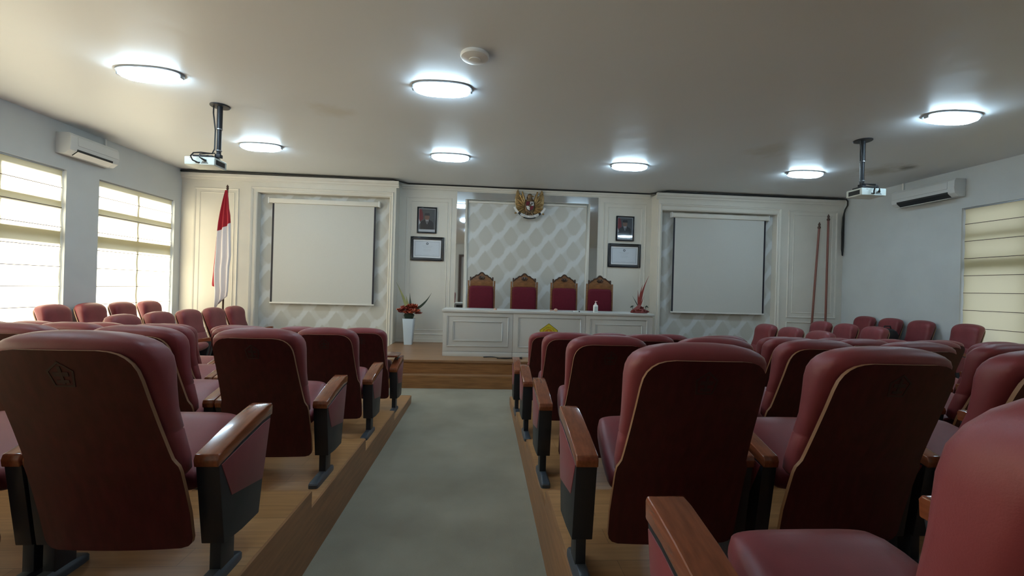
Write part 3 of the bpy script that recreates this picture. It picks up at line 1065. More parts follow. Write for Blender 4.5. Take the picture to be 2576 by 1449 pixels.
# ------------------------------------------------------------------ portraits and certificates
def portrait(cx, z0, z1, w_, label, lean):
    t = thing('framed_portrait', label, 'portrait', (cx, YF, (z0 + z1) / 2), 0, 'framed portraits')
    h = (z1 - z0) / 2
    w_ = w_ / 2
    f = 0.028
    m = MB()
    m.box(-w_, -w_ + f, -0.030, -0.002, -h, h).box(w_ - f, w_, -0.030, -0.002, -h, h).box(-w_ + f, w_ - f, -0.030, -0.002, h - f, h).box(-w_ + f, w_ - f, -0.030, -0.002, -h, -h + f)
    m.build('picture_frame', M_frameb, t, bevel=0.004)
    MB().box(-w_ + f, w_ - f, -0.010, -0.004, -h + f, h - f).build('mount_board', M_paper, t)
    pw, ph0, ph1 = w_ - f - 0.012, -h + f + 0.050, h - f - 0.012
    pic = MB().box(-pw, pw, -0.012, -0.010, ph0, ph1).build('photo_print', M_pbg, t)
    y = -0.0125
    def flat(nm, poly, mat, dy=0.0):
        MB().prism([(x, z) for x, z in poly], 'y', y - dy - 0.0006, y - dy).build(nm, mat, pic)
    flat('printed_flag', [(-pw, ph1), (-pw + 0.05, ph1 - 0.005), (-pw + 0.075, ph1 - 0.10), (-pw + 0.085, ph1 - 0.20), (-pw + 0.02, ph1 - 0.26), (-pw, ph1 - 0.20)], M_pred)
    flat('printed_flag_white', [(-pw, ph1 - 0.20), (-pw + 0.02, ph1 - 0.26), (-pw + 0.03, ph1 - 0.28), (-pw, ph1 - 0.32)], M_paper)
    sx = 0.118
    sz = ph0 + 0.185 + lean
    flat('printed_suit', [(-sx - 0.015, ph0), (sx + 0.015, ph0), (sx + 0.01, sz - 0.05), (sx - 0.02, sz - 0.015), (0.04, sz + 0.012), (-0.04, sz + 0.012), (-sx + 0.02, sz - 0.015), (-sx - 0.01, sz - 0.05)], M_suit, 0.0006)
    flat('printed_shirt', [(-0.034, sz + 0.016), (0.034, sz + 0.016), (0.010, sz - 0.075), (-0.004, sz - 0.075)], M_paper, 0.0014)
    flat('printed_tie', [(-0.010, sz - 0.005), (0.010, sz - 0.005), (0.012, sz - 0.06), (0.003, sz - 0.075), (-0.004, sz - 0.06)], M_suit, 0.0022)
    hd = [(0.050 * cos(a), sz + 0.066 + 0.062 * sin(a)) for a in [2 * pi * i / 20 for i in range(20)]]
    flat('printed_face', hd, M_skin, 0.0014)
    flat('printed_cap', [(-0.053, sz + 0.095), (0.053, sz + 0.095), (0.050, sz + 0.135), (0.036, sz + 0.145), (-0.036, sz + 0.145), (-0.050, sz + 0.135)], M_suit, 0.0022)
    gl = MB().box(-w_ + f, w_ - f, -0.0205, -0.019, -h + f, h - f).build('picture_glass', M_pglass, t)
    return t

def pic_glass():
    m = bpy.data.materials.new('picture_glass')
    m.use_nodes = True
    nt = m.node_tree
    nt.nodes.remove(nt.nodes['Principled BSDF'])
    out = nt.nodes['Material Output']
    t = nt.nodes.new('ShaderNodeBsdfTransparent')
    g = nt.nodes.new('ShaderNodeBsdfGlossy')
    g.inputs['Roughness'].default_value = 0.03
    fr = nt.nodes.new('ShaderNodeFresnel')
    fr.inputs[0].default_value = 1.5
    mx = nt.nodes.new('ShaderNodeMixShader')
    nt.links.new(fr.outputs[0], mx.inputs[0])
    nt.links.new(t.outputs[0], mx.inputs[1])
    nt.links.new(g.outputs[0], mx.inputs[2])
    nt.links.new(mx.outputs[0], out.inputs[0])
    return m
M_pglass = pic_glass()
portrait(-1.20, 2.625, 3.155, 0.40, 'black-framed portrait of a man in dark suit above the left certificate', 0.0)
pr = portrait(2.92, 2.61, 3.13, 0.39, 'black-framed portrait of a man in dark suit above the right certificate', 0.03)

def certificate(cx, z0, z1, w_, label):
    t = thing('framed_certificate', label, 'certificate', (cx, YF, (z0 + z1) / 2), 0, 'framed certificates')
    h, w_ = (z1 - z0) / 2, w_ / 2
    f = 0.058
    m = MB()
    m.box(-w_, -w_ + f, -0.026, -0.002, -h, h).box(w_ - f, w_, -0.026, -0.002, -h, h).box(-w_ + f, w_ - f, -0.026, -0.002, h - f, h).box(-w_ + f, w_ - f, -0.026, -0.002, -h, -h + f)
    fr = m.build('picture_frame', M_frameb, t, bevel=0.004)
    g = 0.026
    m = MB()
    e = f * 0.85
    m.box(-w_ + g, -w_ + e, -0.030, -0.024, -h + g, h - g).box(w_ - e, w_ - g, -0.030, -0.024, -h + g, h - g).box(-w_ + e, w_ - e, -0.030, -0.024, h - e, h - g).box(-w_ + e, w_ - e, -0.030, -0.024, -h + g, -h + e)
    m.build('frame_step', M_frameg, fr, bevel=0.002)
    MB().box(-w_ + f, w_ - f, -0.008, -0.004, -h + f, h - f).build('mount_board', M_paper, t)
    q = f + 0.030
    sh = MB().box(-w_ + q, w_ - q, -0.010, -0.008, -h + q, h - q).build('certificate_sheet', M_cert, t)
    y = -0.0102
    m = MB()
    b = 0.005
    X, Z = w_ - q - 0.006, h - q - 0.006
    m.box(-X, X, y - 0.0005, y, Z - b, Z).box(-X, X, y - 0.0005, y, -Z, -Z + b).box(-X, -X + b, y - 0.0005, y, -Z + b, Z - b).box(X - b, X, y - 0.0005, y, -Z + b, Z - b)
    m.build('printed_border', M_ink, sh)
    m = MB()
    n = 24
    ro, ri = 0.024, 0.012
    vs = [(ro * cos(2 * pi * i / n), y - 0.0006, Z - 0.045 + ro * sin(2 * pi * i / n)) for i in range(n)] + [(ri * cos(2 * pi * i / n), y - 0.0006, Z - 0.045 + ri * sin(2 * pi * i / n)) for i in range(n)]
    m.add(vs, [(i, (i + 1) % n, n + (i + 1) % n, n + i) for i in range(n)])
    m.build('printed_seal', M_inkd, sh)
    m = MB()
    for (zz, ww, th) in ((Z - 0.090, 0.105, 0.006), (Z - 0.112, 0.09, 0.003), (Z - 0.128, 0.075, 0.003), (Z - 0.160, 0.075, 0.005), (Z - 0.180, 0.085, 0.003), (Z - 0.196, 0.06, 0.003)):
        m.box(-ww, ww, y - 0.0004, y, zz - th, zz)
    for xx in (-0.16, -0.02, 0.16):
        m.box(xx - 0.06, xx + 0.06, y - 0.0004, y, -Z + 0.028, -Z + 0.031)
        m.box(xx - 0.045, xx + 0.045, y - 0.0004, y, -Z + 0.020, -Z + 0.0225)
    m.build('printed_lines', M_certline, sh)
    return t
M_certline = pbr('faint_print', (0.47, 0.51, 0.57), 0.7)
certificate(-1.18, 2.065, 2.55, 0.68, 'black-framed certificate below the left portrait')
certificate(2.92, 2.055, 2.55, 0.70, 'black-framed certificate below the right portrait')

# ------------------------------------------------------------------ gilded eagle crest
def crest():
    cx, cz = 0.885, 3.265
    t = thing('eagle_crest', 'gilded eagle crest with shield and white ribbon high above the chairs', 'crest', (cx, YF - 0.013, cz))
    def plate(nm, poly, mat, y0, y1, parent, bev=0.006):
        return MB().prism(poly, 'y', y0, y1).build(nm, mat, parent, bevel=bev)
    # wings: raised feather fans either side
    for s in (-1, 1):
        wg = plate('wing', [(s * x, z) for x, z in ((0.06, 0.10), (0.12, 0.15), (0.19, 0.20), (0.225, 0.26), (0.245, 0.325), (0.275, 0.27), (0.298, 0.16), (0.298, 0.05), (0.275, -0.05), (0.22, -0.14), (0.12, -0.18), (0.06, -0.14))][::s],
                   M_gold, -0.075, -0.02, t, 0.012)
        for k in range(6):
            a0 = 1.50 - k * 0.26
            x0, z0 = 0.10 + 0.004 * k, 0.02 - 0.018 * k
            ln = 0.255 - 0.012 * k
            ex, ez = x0 + ln * cos(a0) * 0.72 + 0.045, z0 + ln * sin(a0) - 0.03 * k
            pts = [(s * x0, -0.085, z0), (s * (x0 * 0.6 + ex * 0.4), -0.098, z0 * 0.55 + ez * 0.45), (s * ex, -0.080, ez)]
            MB().tube(pts, [0.018, 0.027, 0.015], 8).build('feather', M_gold, wg)
    body = MB().loft([superloop(0, -0.07, z, w_, d_, 2.2, 20) for z, w_, d_ in ((-0.17, 0.05, 0.03), (-0.12, 0.095, 0.045), (0.0, 0.115, 0.055), (0.08, 0.095, 0.05), (0.12, 0.06, 0.04), (0.15, 0.045, 0.036))]).build('eagle_body', M_golddk, t)
    hd = MB().loft([superloop(0.0, -0.085, z, w_, d_, 2.0, 16) for z, w_, d_ in ((0.13, 0.040, 0.034), (0.17, 0.052, 0.042), (0.20, 0.050, 0.042), (0.225, 0.034, 0.03), (0.235, 0.012, 0.012))]).build('eagle_head', M_golddk, t)
    MB().tube([(0.03, -0.10, 0.185), (0.065, -0.11, 0.180), (0.085, -0.11, 0.160)], [0.018, 0.012, 0.003], 8).build('beak', M_gold, hd)
    tl = MB()
    for k in range(5):
        a = -pi / 2 + (k - 2) * 0.22
        tl.tube([(0.03 * (k - 2), -0.05, -0.12), (0.14 * cos(a), -0.06, -0.12 + 0.10 * sin(a)), (0.19 * cos(a), -0.05, -0.12 + 0.125 * sin(a))], [0.02, 0.026, 0.012], 8)
    tl.build('tail_feathers', M_golddk, t)
    # shield with quarters
    def shp(f):
        return [(-0.082 * f, 0.082 * f), (0.082 * f, 0.082 * f), (0.084 * f, -0.02 * f), (0.062 * f, -0.080 * f), (0.0, -0.118 * f), (-0.062 * f, -0.080 * f), (-0.084 * f, -0.02 * f)]
    oz = -0.015
    sh = MB().prism([(x, z + oz) for x, z in shp(1.0)], 'y', -0.150, -0.118).build('shield', M_blk, t, bevel=0.004)
    def q(nm, poly, mat):
        MB().prism([(x, z + oz) for x, z in poly], 'y', -0.1535, -0.149).build(nm, mat, sh)
    q('shield_quarter', [(-0.074, 0.074), (-0.004, 0.074), (-0.004, -0.006), (-0.076, -0.006)], M_redp)
    q('shield_quarter', [(0.004, 0.074), (0.074, 0.074), (0.076, -0.006), (0.004, -0.006)], M_whp)
    q('shield_quarter', [(0.004, -0.014), (0.076, -0.014), (0.056, -0.076), (0.004, -0.108)], M_redp)
    q('shield_quarter', [(-0.004, -0.014), (-0.076, -0.014), (-0.056, -0.076), (-0.004, -0.108)], M_whp)
    MB().prism([(0.030 * cos(a), oz + 0.0 + 0.034 * sin(a)) for a in [2 * pi * i / 6 + pi / 6 for i in range(6)]], 'y', -0.157, -0.152).build('shield_centre', M_blk, sh)
    st_ = []
    for i in range(10):
        r_ = 0.022 if i % 2 == 0 else 0.009
        a = pi / 2 + i * pi / 5
        st_.append((r_ * cos(a), oz + r_ * sin(a)))
    MB().prism(st_, 'y', -0.1595, -0.1565).build('shield_star', M_gold, sh)
    hq = MB()
    hq.box(0.014, 0.066, -0.157, -0.153, oz + 0.040, oz + 0.052).box(0.018, 0.026, -0.157, -0.153, oz + 0.045, oz + 0.068).box(0.054, 0.062, -0.157, -0.153, oz + 0.045, oz + 0.066)
    hq.box(0.028, 0.052, -0.157, -0.153, oz + 0.008, oz + 0.040)
    hq.build('shield_emblem', M_blk, sh)
    # ribbon: curved scroll with folded ends
    def arc(r0, r1, a0, a1, y0, y1, zc, n=18):
        P = [(r1 * cos(radians(a0 + (a1 - a0) * i / n)), zc + r1 * sin(radians(a0 + (a1 - a0) * i / n))) for i in range(n + 1)]
        Q = [(r0 * cos(radians(a0 + (a1 - a0) * i / n)), zc + r0 * sin(radians(a0 + (a1 - a0) * i / n))) for i in range(n + 1)]
        return P + Q[::-1]
    rb = plate('ribbon', arc(0.305, 0.350, 236, 304, 0, 0, 0.08), M_whp, -0.150, -0.135, t, 0.003)
    for s in (-1, 1):
        a0, a1 = (203, 231) if s < 0 else (309, 337)
        plate('ribbon_end', arc(0.318, 0.362, a0, a1, 0, 0, 0.08), M_whp, -0.130, -0.117, t, 0.003)
        a0, a1 = (227, 239) if s < 0 else (301, 313)
        plate('ribbon_fold', arc(0.312, 0.358, a0, a1, 0, 0, 0.08), M_blk, -0.1345, -0.1305, t, 0.001)
    plate('ribbon_backing', arc(0.345, 0.372, 250, 290, 0, 0, 0.08), M_blk, -0.134, -0.118, t, 0.001)
    m = MB()
    arc_text(m, 'BHINNEKA TUNGGAL IKA', 0, 0.08, 0.337, 238, 302, 0.030, -0.1506, up=False)
    m.build('lettering', M_blk, rb, smooth=False)
    for s in (-1, 1):
        MB().tube([(s * 0.04, -0.09, -0.13), (s * 0.06, -0.11, -0.19), (s * 0.075, -0.115, -0.235)], [0.016, 0.014, 0.018], 8).build('talon', M_golddk, t)
    return t
crest()

# ------------------------------------------------------------------ judges' desk
DY, DX0, DX1, DZ = 7.136, -0.66, 2.88, 0.404
t = thing('judges_desk', 'long white panelled desk with yellow crest on the stage', 'desk', ((DX0 + DX1) / 2, DY + 0.3, DZ))
ox, oy, oz_ = (DX0 + DX1) / 2, DY + 0.3, DZ
def dl(x0, x1, y0, y1, z0, z1):
    return MB().box(x0 - ox, x1 - ox, y0 - oy, y1 - oy, z0 - oz_, z1 - oz_)
dl(DX0 - 0.02, DX1 + 0.02, DY - 0.025, DY + 0.68, 1.135, 1.175).build('desk_top', M_desk, t, bevel=0.005)
SPL = [DX0, 0.495, 1.72, DX1]
for a, b in zip(SPL[:-1], SPL[1:]):
    dl(a + 0.002, b - 0.002, DY, DY + 0.03, 0.485, 1.135).build('front_panel', M_desk, t, bevel=0.002)
    dl(a + 0.002, b - 0.002, DY - 0.006, DY + 0.03, DZ, 0.480).build('plinth', M_desk, t, bevel=0.002)
for x in (DX0, DX1 - 0.03):
    dl(x, x + 0.03, DY + 0.032, DY + 0.66, DZ, 1.135).build('side_panel', M_desk, t, bevel=0.002)
def dmould(x0, x1, z0, z1, w_=0.014, pr_=0.012):
    m = MB()
    y0, y1 = DY - pr_ - oy, DY + 0.002 - oy
    X0, X1, Z0, Z1 = x0 - ox, x1 - ox, z0 - oz_, z1 - oz_
    m.box(X0, X1, y0, y1, Z1 - w_, Z1).box(X0, X1, y0, y1, Z0, Z0 + w_).box(X0, X0 + w_, y0, y1, Z0 + w_, Z1 - w_).box(X1 - w_, X1, y0, y1, Z0 + w_, Z1 - w_)
    m.build('panel_moulding', M_desk, t, bevel=0.004)
for a in ((-0.59, 0.42, 0.565, 1.08), (-0.49, 0.32, 0.655, 0.99), (0.59, 1.64, 0.565, 1.08), (1.80, 2.78, 0.565, 1.08), (1.89, 2.69, 0.655, 0.99)):
    dmould(*a)
# yellow pentagon crest
ex, ez = 1.10, 0.815
def pent(f, dy0, dy1):
    P = [(0, 0.165), (0.155, 0.050), (0.120, -0.135), (-0.120, -0.135), (-0.155, 0.050)]
    return MB().prism([(ex - ox + x * f, ez - oz_ + z * f) for x, z in P], 'y', DY - dy1 - oy, DY - dy0 - oy)
lg = pent(1.0, 0.0, 0.010).build('desk_crest', M_yellow, t)
lg['label'] = 'yellow pentagon crest with arched black lettering'
m = MB()
n = 5
P = [(0, 0.165), (0.155, 0.050), (0.120, -0.135), (-0.120, -0.135), (-0.155, 0.050)]
vs = [(ex - ox + x * f, DY - 0.0105 - oy, ez - oz_ + z * f) for f in (0.99, 0.94) for x, z in P]
m.add(vs, [(i, (i + 1) % n, n + (i + 1) % n, n + i) for i in range(n)])
m.build('crest_outline', M_olive, lg, smooth=False)
m = MB()
arc_text(m, 'UNIVERSITAS', ex - ox, ez - oz_ - 0.005, 0.088, 163, 17, 0.034, DY - 0.0108 - oy)
m.build('lettering', M_blk, lg, smooth=False)
MB().prism([(ex - ox + 0.075 * cos(2 * pi * i / 32), ez - oz_ - 0.005 + 0.075 * sin(2 * pi * i / 32)) for i in range(32)], 'y', DY - 0.0125 - oy, DY - 0.009 - oy).build('crest_disc', M_orange, lg)
MB().prism([(ex - ox + x, ez - oz_ + z) for x, z in ((0, 0.055), (0.030, 0.010), (0.022, -0.055), (-0.022, -0.055), (-0.030, 0.010))], 'y', DY - 0.0145 - oy, DY - 0.012 - oy).build('crest_figure', M_yellow, lg)

# cables on the stage floor before the desk
m = MB()
pts = []
for i in range(40):
    a = i / 39
    pts.append((0.02 + 0.62 * a + 0.03 * sin(9 * a), 6.98 + 0.07 * sin(7.0 * a + 0.6), DZ + 0.012))
for i in range(24):
    a = i / 23
    pts.append((0.64 - 0.40 * a, 6.93 - 0.03 * sin(3 * a), DZ + 0.012 + 0.010 * sin(pi * a)))
m.tube(pts, 0.008, 8)
tag(m.build('cable', M_cable), 'black cable lying on the stage floor before the desk', 'cable')

# ------------------------------------------------------------------ judges' chairs
def judge_chair(x, label, first=[None]):
    y = 8.18
    if first[0] is None:
        t = thing('judge_chair', label, 'chair', (x, y, DZ), 0, "carved judges' chairs")
        W = 0.245
        H = 1.44
        # crest rail outline with scallops (half, mirrored)
        half = [(0.0, H), (0.022, H - 0.006), (0.052, H - 0.038), (0.072, H - 0.052), (0.098, H - 0.050), (0.120, H - 0.066), (0.138, H - 0.088), (0.160, H - 0.092), (0.180, H - 0.112), (0.195, H - 0.135)]
        shl = [(0.205, H - 0.135), (W - 0.028, H - 0.165)]
        rgt = half + shl + [(W - 0.025, 1.17), (0.0, 1.17)]
        poly = rgt[:-1] + [(-xx, zz) for xx, zz in rgt[::-1][1:-1]]
        bk = MB().prism(poly, 'y', -0.005, 0.035).build('crest_rail', M_chwood, t, bevel=0.005)
        # dark carving along the crown
        ed = half
        pts = [(-a, -0.008, b - 0.010) for a, b in ed[::-1]] + [(a, -0.008, b - 0.010) for a, b in ed[1:]]
        MB().tube(pts, 0.012, 8).build('carved_edge', M_chdark, bk)
        m = MB()
        for s in (-1, 0, 1):
            m.tube([(s * 0.03, -0.010, H - 0.075), (s * 0.045, -0.014, H - 0.11), (s * 0.02, -0.012, H - 0.145)], [0.010, 0.020, 0.008], 8)
        m.build('carved_motif', M_chdark, bk)
        for s in (-1, 1):
            MB().box(s * W - 0.016, s * W + 0.016, -0.015, 0.04, 0.0, H - 0.165).build('rear_leg', M_chwood, t, bevel=0.004)
            MB().box(s * (W - 0.035) - 0.014, s * (W - 0.035) + 0.014, -0.008, 0.035, H - 0.17, H - 0.095).build('finial', M_chdark, t, bevel=0.006)
            MB().box(s * W - 0.020, s * W + 0.020, -0.46, -0.415, 0.0, 0.44).build('front_leg', M_chwood, t, bevel=0.004)
            MB().box(s * W - 0.022, s * W + 0.022, -0.45, 0.0, 0.62, 0.655).build('armrest', M_chwood, t, bevel=0.008)
            MB().box(s * W - 0.016, s * W + 0.016, -0.44, -0.40, 0.44, 0.62).build('arm_post', M_chwood, t, bevel=0.004)
        MB().loft([superloop(0, 0.0, 0, 0.215 - i_, d_, 5, 28) for i_, d_ in ((0.012, 0.0), (0.0, 0.0))]) if False else None
        m = MB()
        loops = []
        for (yy, g) in ((0.0, 0.0), (-0.030, 0.0), (-0.045, 0.012), (-0.052, 0.035)):
            lp = superloop(0, 0, 0, 0.231 - g, 0.362 - g, 9, 36)
            loops.append([(a, yy, 0.815 + b) for a, b, _ in lp])
        m.loft(loops)
        m.build('back_pad', M_velvet, t, ang=50)
        MB().box(-W + 0.016, W - 0.016, 0.0, 0.03, 0.43, 1.172).build('back_panel', M_chwood, t)
        MB().box(-W + 0.02, W - 0.02, -0.45, 0.0, 0.38, 0.43).build('seat_frame', M_chwood, t, bevel=0.004)
        MB().loft([superloop(0, -0.225, z, w_, d_, 6, 28) for z, w_, d_ in ((0.43, 0.225, 0.215), (0.47, 0.228, 0.218), (0.49, 0.21, 0.20))]).build('seat', M_velvet, t)
        first[0] = t
        return t
    t = copy_tree(first[0])
    t.location = (x, y, DZ)
    return tag(t, label, 'chair', "carved judges' chairs")
judge_chair(-0.05, 'carved high-back chair with crimson pad beside the mirror strip')
judge_chair(0.765, 'carved high-back chair with crimson pad, second from the mirror strip')
judge_chair(1.535, 'carved high-back chair with crimson pad behind the small gavel')
judge_chair(2.23, 'carved high-back chair with crimson pad behind the sanitizer bottle')

# ------------------------------------------------------------------ things on the desk
TZ = 1.175
o = thing('pump_bottle', 'white hand sanitizer pump bottle standing on the desk', 'bottle', (1.915, 7.25, TZ))
MB().loft([superloop(0, 0, z, w_, d_, 4, 24) for z, w_, d_ in ((0, 0.036, 0.026), (0.004, 0.039, 0.028), (0.115, 0.039, 0.028), (0.128, 0.032, 0.024), (0.138, 0.016, 0.015))]).build('bottle_body', M_bottle, o)
MB().box(-0.024, 0.024, -0.0295, -0.026, 0.012, 0.100).build('bottle_label', M_bottlab, o)
pm = MB().lathe([(0.018, 0.136), (0.018, 0.158), (0.008, 0.160), (0.007, 0.185)], n=16).build('pump', M_white, o)
MB().box(-0.014, 0.026, -0.008, 0.008, 0.185, 0.197).build('nozzle', M_pink, pm, bevel=0.003)

o = thing('gavel', 'small pale gavel lying on the desk before the third chair', 'gavel', (1.23, 7.25, TZ))
MB().tube([(-0.0, -0.035, 0.026), (0.0, -0.028, 0.026), (0.0, 0.028, 0.026), (0.0, 0.035, 0.026)], [0.018, 0.026, 0.026, 0.018], 16).build('gavel_head', M_beige, o)
MB().tube([(-0.02, 0, 0.026), (-0.06, 0, 0.018), (-0.10, 0, 0.010)], [0.006, 0.007, 0.009], 10).build('handle', M_beige, o)
o = MB().lathe([(0.026, 0), (0.028, 0.006), (0.026, 0.022), (0.018, 0.026)], n=20).build('sound_block', M_beige)
o.location = (0.20, 7.30, TZ)
tag(o, 'tiny pale wooden block on the desk beside the first chair', 'block')
o = thing('remote_control', 'small white clicker with a black tip lying on the desk', 'remote', (1.585, 7.22, TZ))
MB().box(-0.055, 0.030, -0.018, 0.018, 0.0, 0.020).build('clicker_body', M_white, o, bevel=0.006)
MB().box(0.030, 0.052, -0.016, 0.016, 0.001, 0.019).build('clicker_tip', M_black, o, bevel=0.005)

# leaf blade
def blade(mb, base, tip, wmax, bend=(0, 0, 0), n=10, mat=0):
    b, t_ = Vector(base), Vector(tip)
    ax = (t_ - b)
    side = ax.cross(Vector((0, 1, 0))).normalized()
    nrm = side.cross(ax).normalized()
    loops = []
    for i in range(n + 1):
        s = i / n
        p = b + ax * s + Vector(bend) * sin(pi * s)
        w_ = wmax * (0.45 + 0.55 * sin(pi * min(1, s * 1.1 + 0.15))) * (1 - s ** 3) + 0.0012
        th = 0.0025
        loops.append([tuple(p + side * w_ - nrm * 0.25 * w_), tuple(p + nrm * th), tuple(p - side * w_ - nrm * 0.25 * w_), tuple(p - nrm * th)])
    mb.loft(loops, mat)

def bloom(mb, c, r, seed, mat=0):
    """ruffled flower head of overlapping curved petals"""
    rnd = random.Random(seed)
    for ring, (n, rr_, zz) in enumerate(((6, 1.0, 0.0), (5, 0.72, 0.22), (3, 0.40, 0.40))):
        for i in range(n):
            a = 2 * pi * i / n + ring * 0.6 + rnd.uniform(-0.2, 0.2)
            ca, sa = cos(a), sin(a)
            loops = []
            for k in range(5):
                s = k / 4
                rad = r * rr_ * s
                ht = r * (zz + 0.45 * s * s * rr_)
                w_ = r * 0.48 * rr_ * sin(pi * (0.12 + 0.70 * s))
                lp = []
                for q in range(5):
                    u_ = -1 + q / 2
                    lp.append((c[0] + ca * rad - sa * w_ * u_, c[1] + sa * rad + ca * w_ * u_, c[2] + ht - 0.25 * r * u_ * u_ * s + rnd.uniform(-0.05, 0.05) * r))
                loops.append(lp)
            mb.loft(loops, mat, cap=False, closed=False)

# floor vase with coral flowers on the stage
o = thing('flower_vase', 'tall square white vase of coral flowers standing on the stage', 'vase', (-1.44, 8.46, DZ))
MB().loft([superloop(0, 0, z, w_, w_, 12, 32) for z, w_ in ((0, 0.072), (0.01, 0.076), (0.49, 0.110), (0.505, 0.112), (0.505, 0.100), (0.44, 0.094))]).build('vase_body', M_vase, o, ang=45)
MB().loft([superloop(0, 0, z, w_, w_, 3, 20) for z, w_ in ((0.45, 0.06), (0.53, 0.085), (0.57, 0.10), (0.60, 0.08))]).build('dark_foliage', M_leaf, o)
fl = [(-0.11, -0.03, 0.64, 0.075), (0.10, -0.04, 0.66, 0.085), (0.0, -0.07, 0.63, 0.08), (-0.05, -0.05, 0.70, 0.075), (0.06, -0.01, 0.76, 0.075), (-0.17, 0.0, 0.68, 0.055), (0.17, -0.01, 0.62, 0.06), (0.12, 0.05, 0.72, 0.07), (-0.08, 0.06, 0.72, 0.075), (0.0, 0.03, 0.73, 0.08)]
for i, (a, b, c_, r_) in enumerate(fl):
    m = MB()
    bloom(m, (a, b, c_ - 0.02), r_ * 1.35, i)
    m.build('flower', M_petal if i % 3 else M_petald, o, ang=70)
for (bs, tp, wd, bd, mt) in (((-0.02, 0, 0.62), (-0.26, 0.0, 1.20), 0.028, (0.02, 0, 0), M_leafy), ((0.03, 0, 0.62), (0.0, 0.02, 1.00), 0.024, (0, 0, 0), M_leaf), ((0.0, 0, 0.62), (-0.07, 0.01, 0.95), 0.03, (0, 0, 0), M_leafy), ((0.10, 0, 0.66), (0.42, 0.0, 1.01), 0.022, (0.03, 0, -0.02), M_leaf)):
    m = MB()
    blade(m, bs, tp, wd, bd)
    m.build('leaf', mt, o, ang=70)

# arrangement of red leaves on the right end of the desk
o = thing('flower_arrangement', 'low mound of red petals with tall red leaves on the desk end', 'flower arrangement', (2.74, 7.42, TZ))
MB().loft([superloop(0, 0, z, w_, d_, 2.2, 24) for z, w_, d_ in ((0, 0.14, 0.10), (0.012, 0.155, 0.11), (0.05, 0.125, 0.09), (0.09, 0.075, 0.06), (0.13, 0.030, 0.03), (0.15, 0.012, 0.012))]).build('petal_mound', M_mound, o)
for i, (a, b, c_, r_) in enumerate(((-0.10, -0.04, 0.03, 0.05), (0.08, -0.05, 0.03, 0.055), (-0.03, -0.07, 0.05, 0.05), (0.02, -0.03, 0.09, 0.05), (0.14, -0.01, 0.02, 0.04))):
    m = MB()
    bloom(m, (a, b, c_), r_, 30 + i)
    m.build('flower', M_mound if i % 2 else M_petald, o, ang=70)
for (bs, tp, wd, bd, mt) in (((0.01, 0, 0.12), (0.17, 0.02, 0.66), 0.020, (-0.03, 0, 0), M_leafr), ((0.0, 0, 0.12), (0.05, 0.0, 0.50), 0.020, (-0.01, 0, 0), M_leafr), ((-0.01, 0, 0.12), (-0.03, 0.0, 0.40), 0.016, (0, 0, 0), M_leafr),
                             ((-0.02, 0, 0.12), (-0.125, 0.0, 0.30), 0.006, (0, 0, 0), M_leaf), ((0.02, 0, 0.12), (0.085, 0.0, 0.31), 0.007, (0, 0, 0), M_leafr)):
    m = MB()
    blade(m, bs, tp, wd, bd)
    m.build('leaf', mt, o, ang=70)
for (bs, tp) in (((-0.10, 0, 0.03), (-0.135, -0.02, 0.115)), ((0.11, 0, 0.03), (0.13, -0.02, 0.125))):
    m = MB()
    m.tube([bs, ((bs[0] + tp[0]) / 2, 0, 0.09), tp], 0.004)
    m.tube([(tp[0] - 0.028, tp[1], tp[2] - 0.018), tp, (tp[0] + 0.026, tp[1], tp[2] + (0.010 if bs[0] < 0 else -0.022))], [0.008, 0.014, 0.006])
    m.build('dark_bud', M_leaf, o)

# ------------------------------------------------------------------ flag and bare poles
fx, fy = -4.79, 8.22
o = thing('flag_stand', 'red and white flag draped on a dark pole beside the left niche', 'flag', (fx, fy, 0.0))
lean = 0.03
def fp(z):
    return (lean * z / 3.0 * 1.0, 0.0, z)
MB().lathe([(0.16, 0), (0.165, 0.02), (0.12, 0.05), (0.05, 0.07), (0.035, 0.12), (0.028, 0.22)], n=28).build('pole_base', M_poled, o)
MB().tube([fp(0.1), fp(1.0), fp(2.0), fp(3.22)], 0.016, 12).build('pole', M_poled, o)
MB().tube([fp(3.22), fp(3.235), fp(3.25), fp(3.275), fp(3.31)], [0.014, 0.024, 0.016, 0.022, 0.002], 12).build('finial', M_poled, o)
def cloth(levels, nfold, amp, ph):
    """hanging cloth: a folded strip from x0 to x1 at every height"""
    loops = []
    for (z0, z1, xa, xb) in levels:
        front, rear = [], []
        n = 26
        for i in range(n + 1):
            s = i / n
            x = xa + (xb - xa) * s
            z = z0 + (z1 - z0) * s
            y = -0.025 - amp * (0.5 + 0.5 * sin(nfold * 2 * pi * s + ph + z * 0.5)) * min(1, (xb - xa) / 0.15)
            front.append((x, y - 0.003, z))
            rear.append((x, y + 0.003, z))
        loops.append(front + rear[::-1])
    return MB().loft(loops)
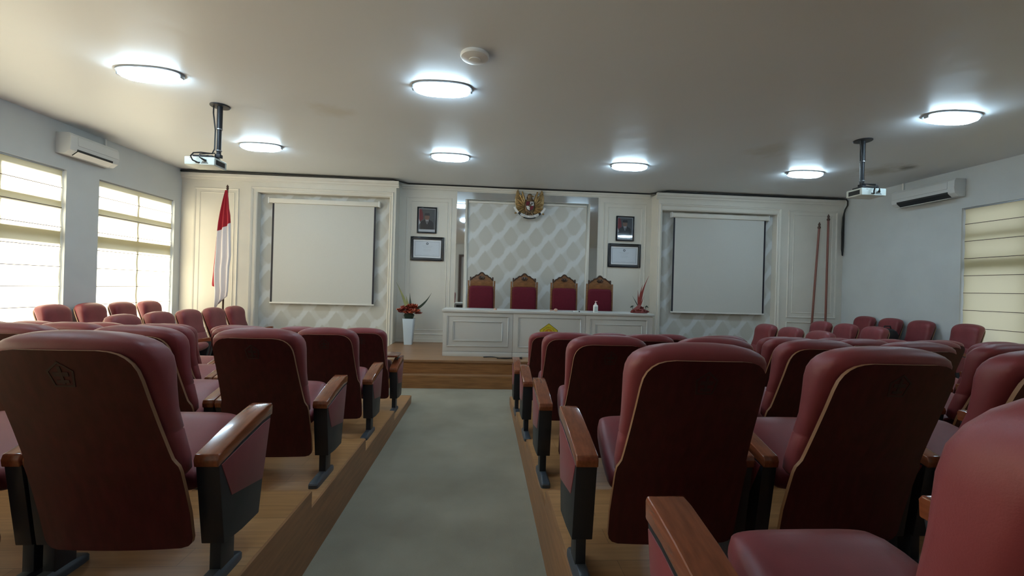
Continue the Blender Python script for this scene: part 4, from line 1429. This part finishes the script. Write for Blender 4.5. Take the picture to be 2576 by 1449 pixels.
# each level: z at the left edge, z at the right edge, x range relative to the stand
red = [(3.20, 3.20, 0.015, 0.050), (3.02, 3.04, -0.015, 0.075), (2.80, 2.86, -0.045, 0.095), (2.60, 2.74, -0.072, 0.120), (2.44, 2.60, -0.085, 0.130)]
wht = [(2.44, 2.60, -0.085, 0.130), (2.20, 2.34, -0.095, 0.140), (1.95, 2.00, -0.105, 0.155), (1.70, 1.80, -0.120, 0.135), (1.52, 1.56, -0.115, 0.130), (1.35, 1.36, -0.100, 0.125), (1.16, 1.26, -0.105, 0.115), (1.03, 1.16, -0.110, -0.01)]
MB.build(cloth(red, 2.3, 0.05, 0.2), 'flag_red_half', M_flagr, o, ang=80)
MB.build(cloth(wht, 2.3, 0.05, 0.2), 'flag_white_half', M_flagw, o, ang=80)
m = cloth([(2.35, 2.35, -0.125, -0.09), (2.0, 2.0, -0.145, -0.10), (1.7, 1.7, -0.165, -0.10), (1.48, 1.48, -0.180, -0.10), (1.44, 1.42, -0.178, -0.12)], 0.6, 0.02, 0.0)
m.xform(lambda x, y, z: (x, y + 0.012, z))
m.build('flag_red_fold', M_flagr, o, ang=80)

def bare_pole(x, y, ztop, ln, label):
    o = thing('flag_pole', label, 'flag pole', (x, y, 0.23 if False else 0.0), 0, 'bare flag poles')
    L_ = lambda z: (ln * z / ztop, 0, z)
    MB().tube([L_(0.10), L_(ztop * 0.5), L_(ztop - 0.14)], 0.020, 12).build('pole', M_pole, o)
    MB().tube([L_(ztop - 0.14), L_(ztop - 0.12), L_(ztop - 0.10), L_(ztop - 0.085), L_(ztop - 0.05), L_(ztop)], [0.020, 0.030, 0.030, 0.016, 0.024, 0.003], 12).build('finial', M_poled, o)
    MB().lathe([(0.13, 0.0), (0.13, 0.02), (0.05, 0.05), (0.035, 0.13), (0.026, 0.14)], n=24).build('pole_base', M_poled, o)
bare_pole(6.65, 8.36, 3.08, 0.16, 'bare reddish flag pole, the shorter and more tilted of the two')
bare_pole(6.99, 8.36, 3.25, 0.01, 'bare reddish flag pole, the taller of the two in the corner')

# ------------------------------------------------------------------ black cable along the cornice and down the corner
m = MB()
pts = []
for i in range(61):
    a = i / 60
    x = XL + 0.02 + (XR - XL - 0.14) * a
    y = (YS if (x < LXE + 0.05 or x > RXS - 0.05) else YF) - 0.064
    z = (3.586 if (x < LXE + 0.05 or x > RXS - 0.05) else 3.606) + 0.003 * sin(a * 21)
    pts.append((x, y, z))
pts += [(XR - 0.08, 8.36, 3.57), (XR - 0.045, 8.36, 3.53), (XR - 0.035, 8.37, 3.45), (XR - 0.06, 8.40, 3.36), (XR - 0.075, 8.43, 3.20), (XR - 0.07, 8.45, 2.9), (XR - 0.065, 8.45, 2.55), (XR - 0.05, 8.45, 2.42), (XR - 0.04, 8.45, 2.6), (XR - 0.04, 8.45, 3.0), (XR - 0.045, 8.44, 3.30)]
m.tube(pts, [0.018] * 14 + [0.014] * (len(pts) - 14), 8)
tag(m.build('cable', M_cable), 'black cable running along the cornice and hanging in the right corner', 'cable')
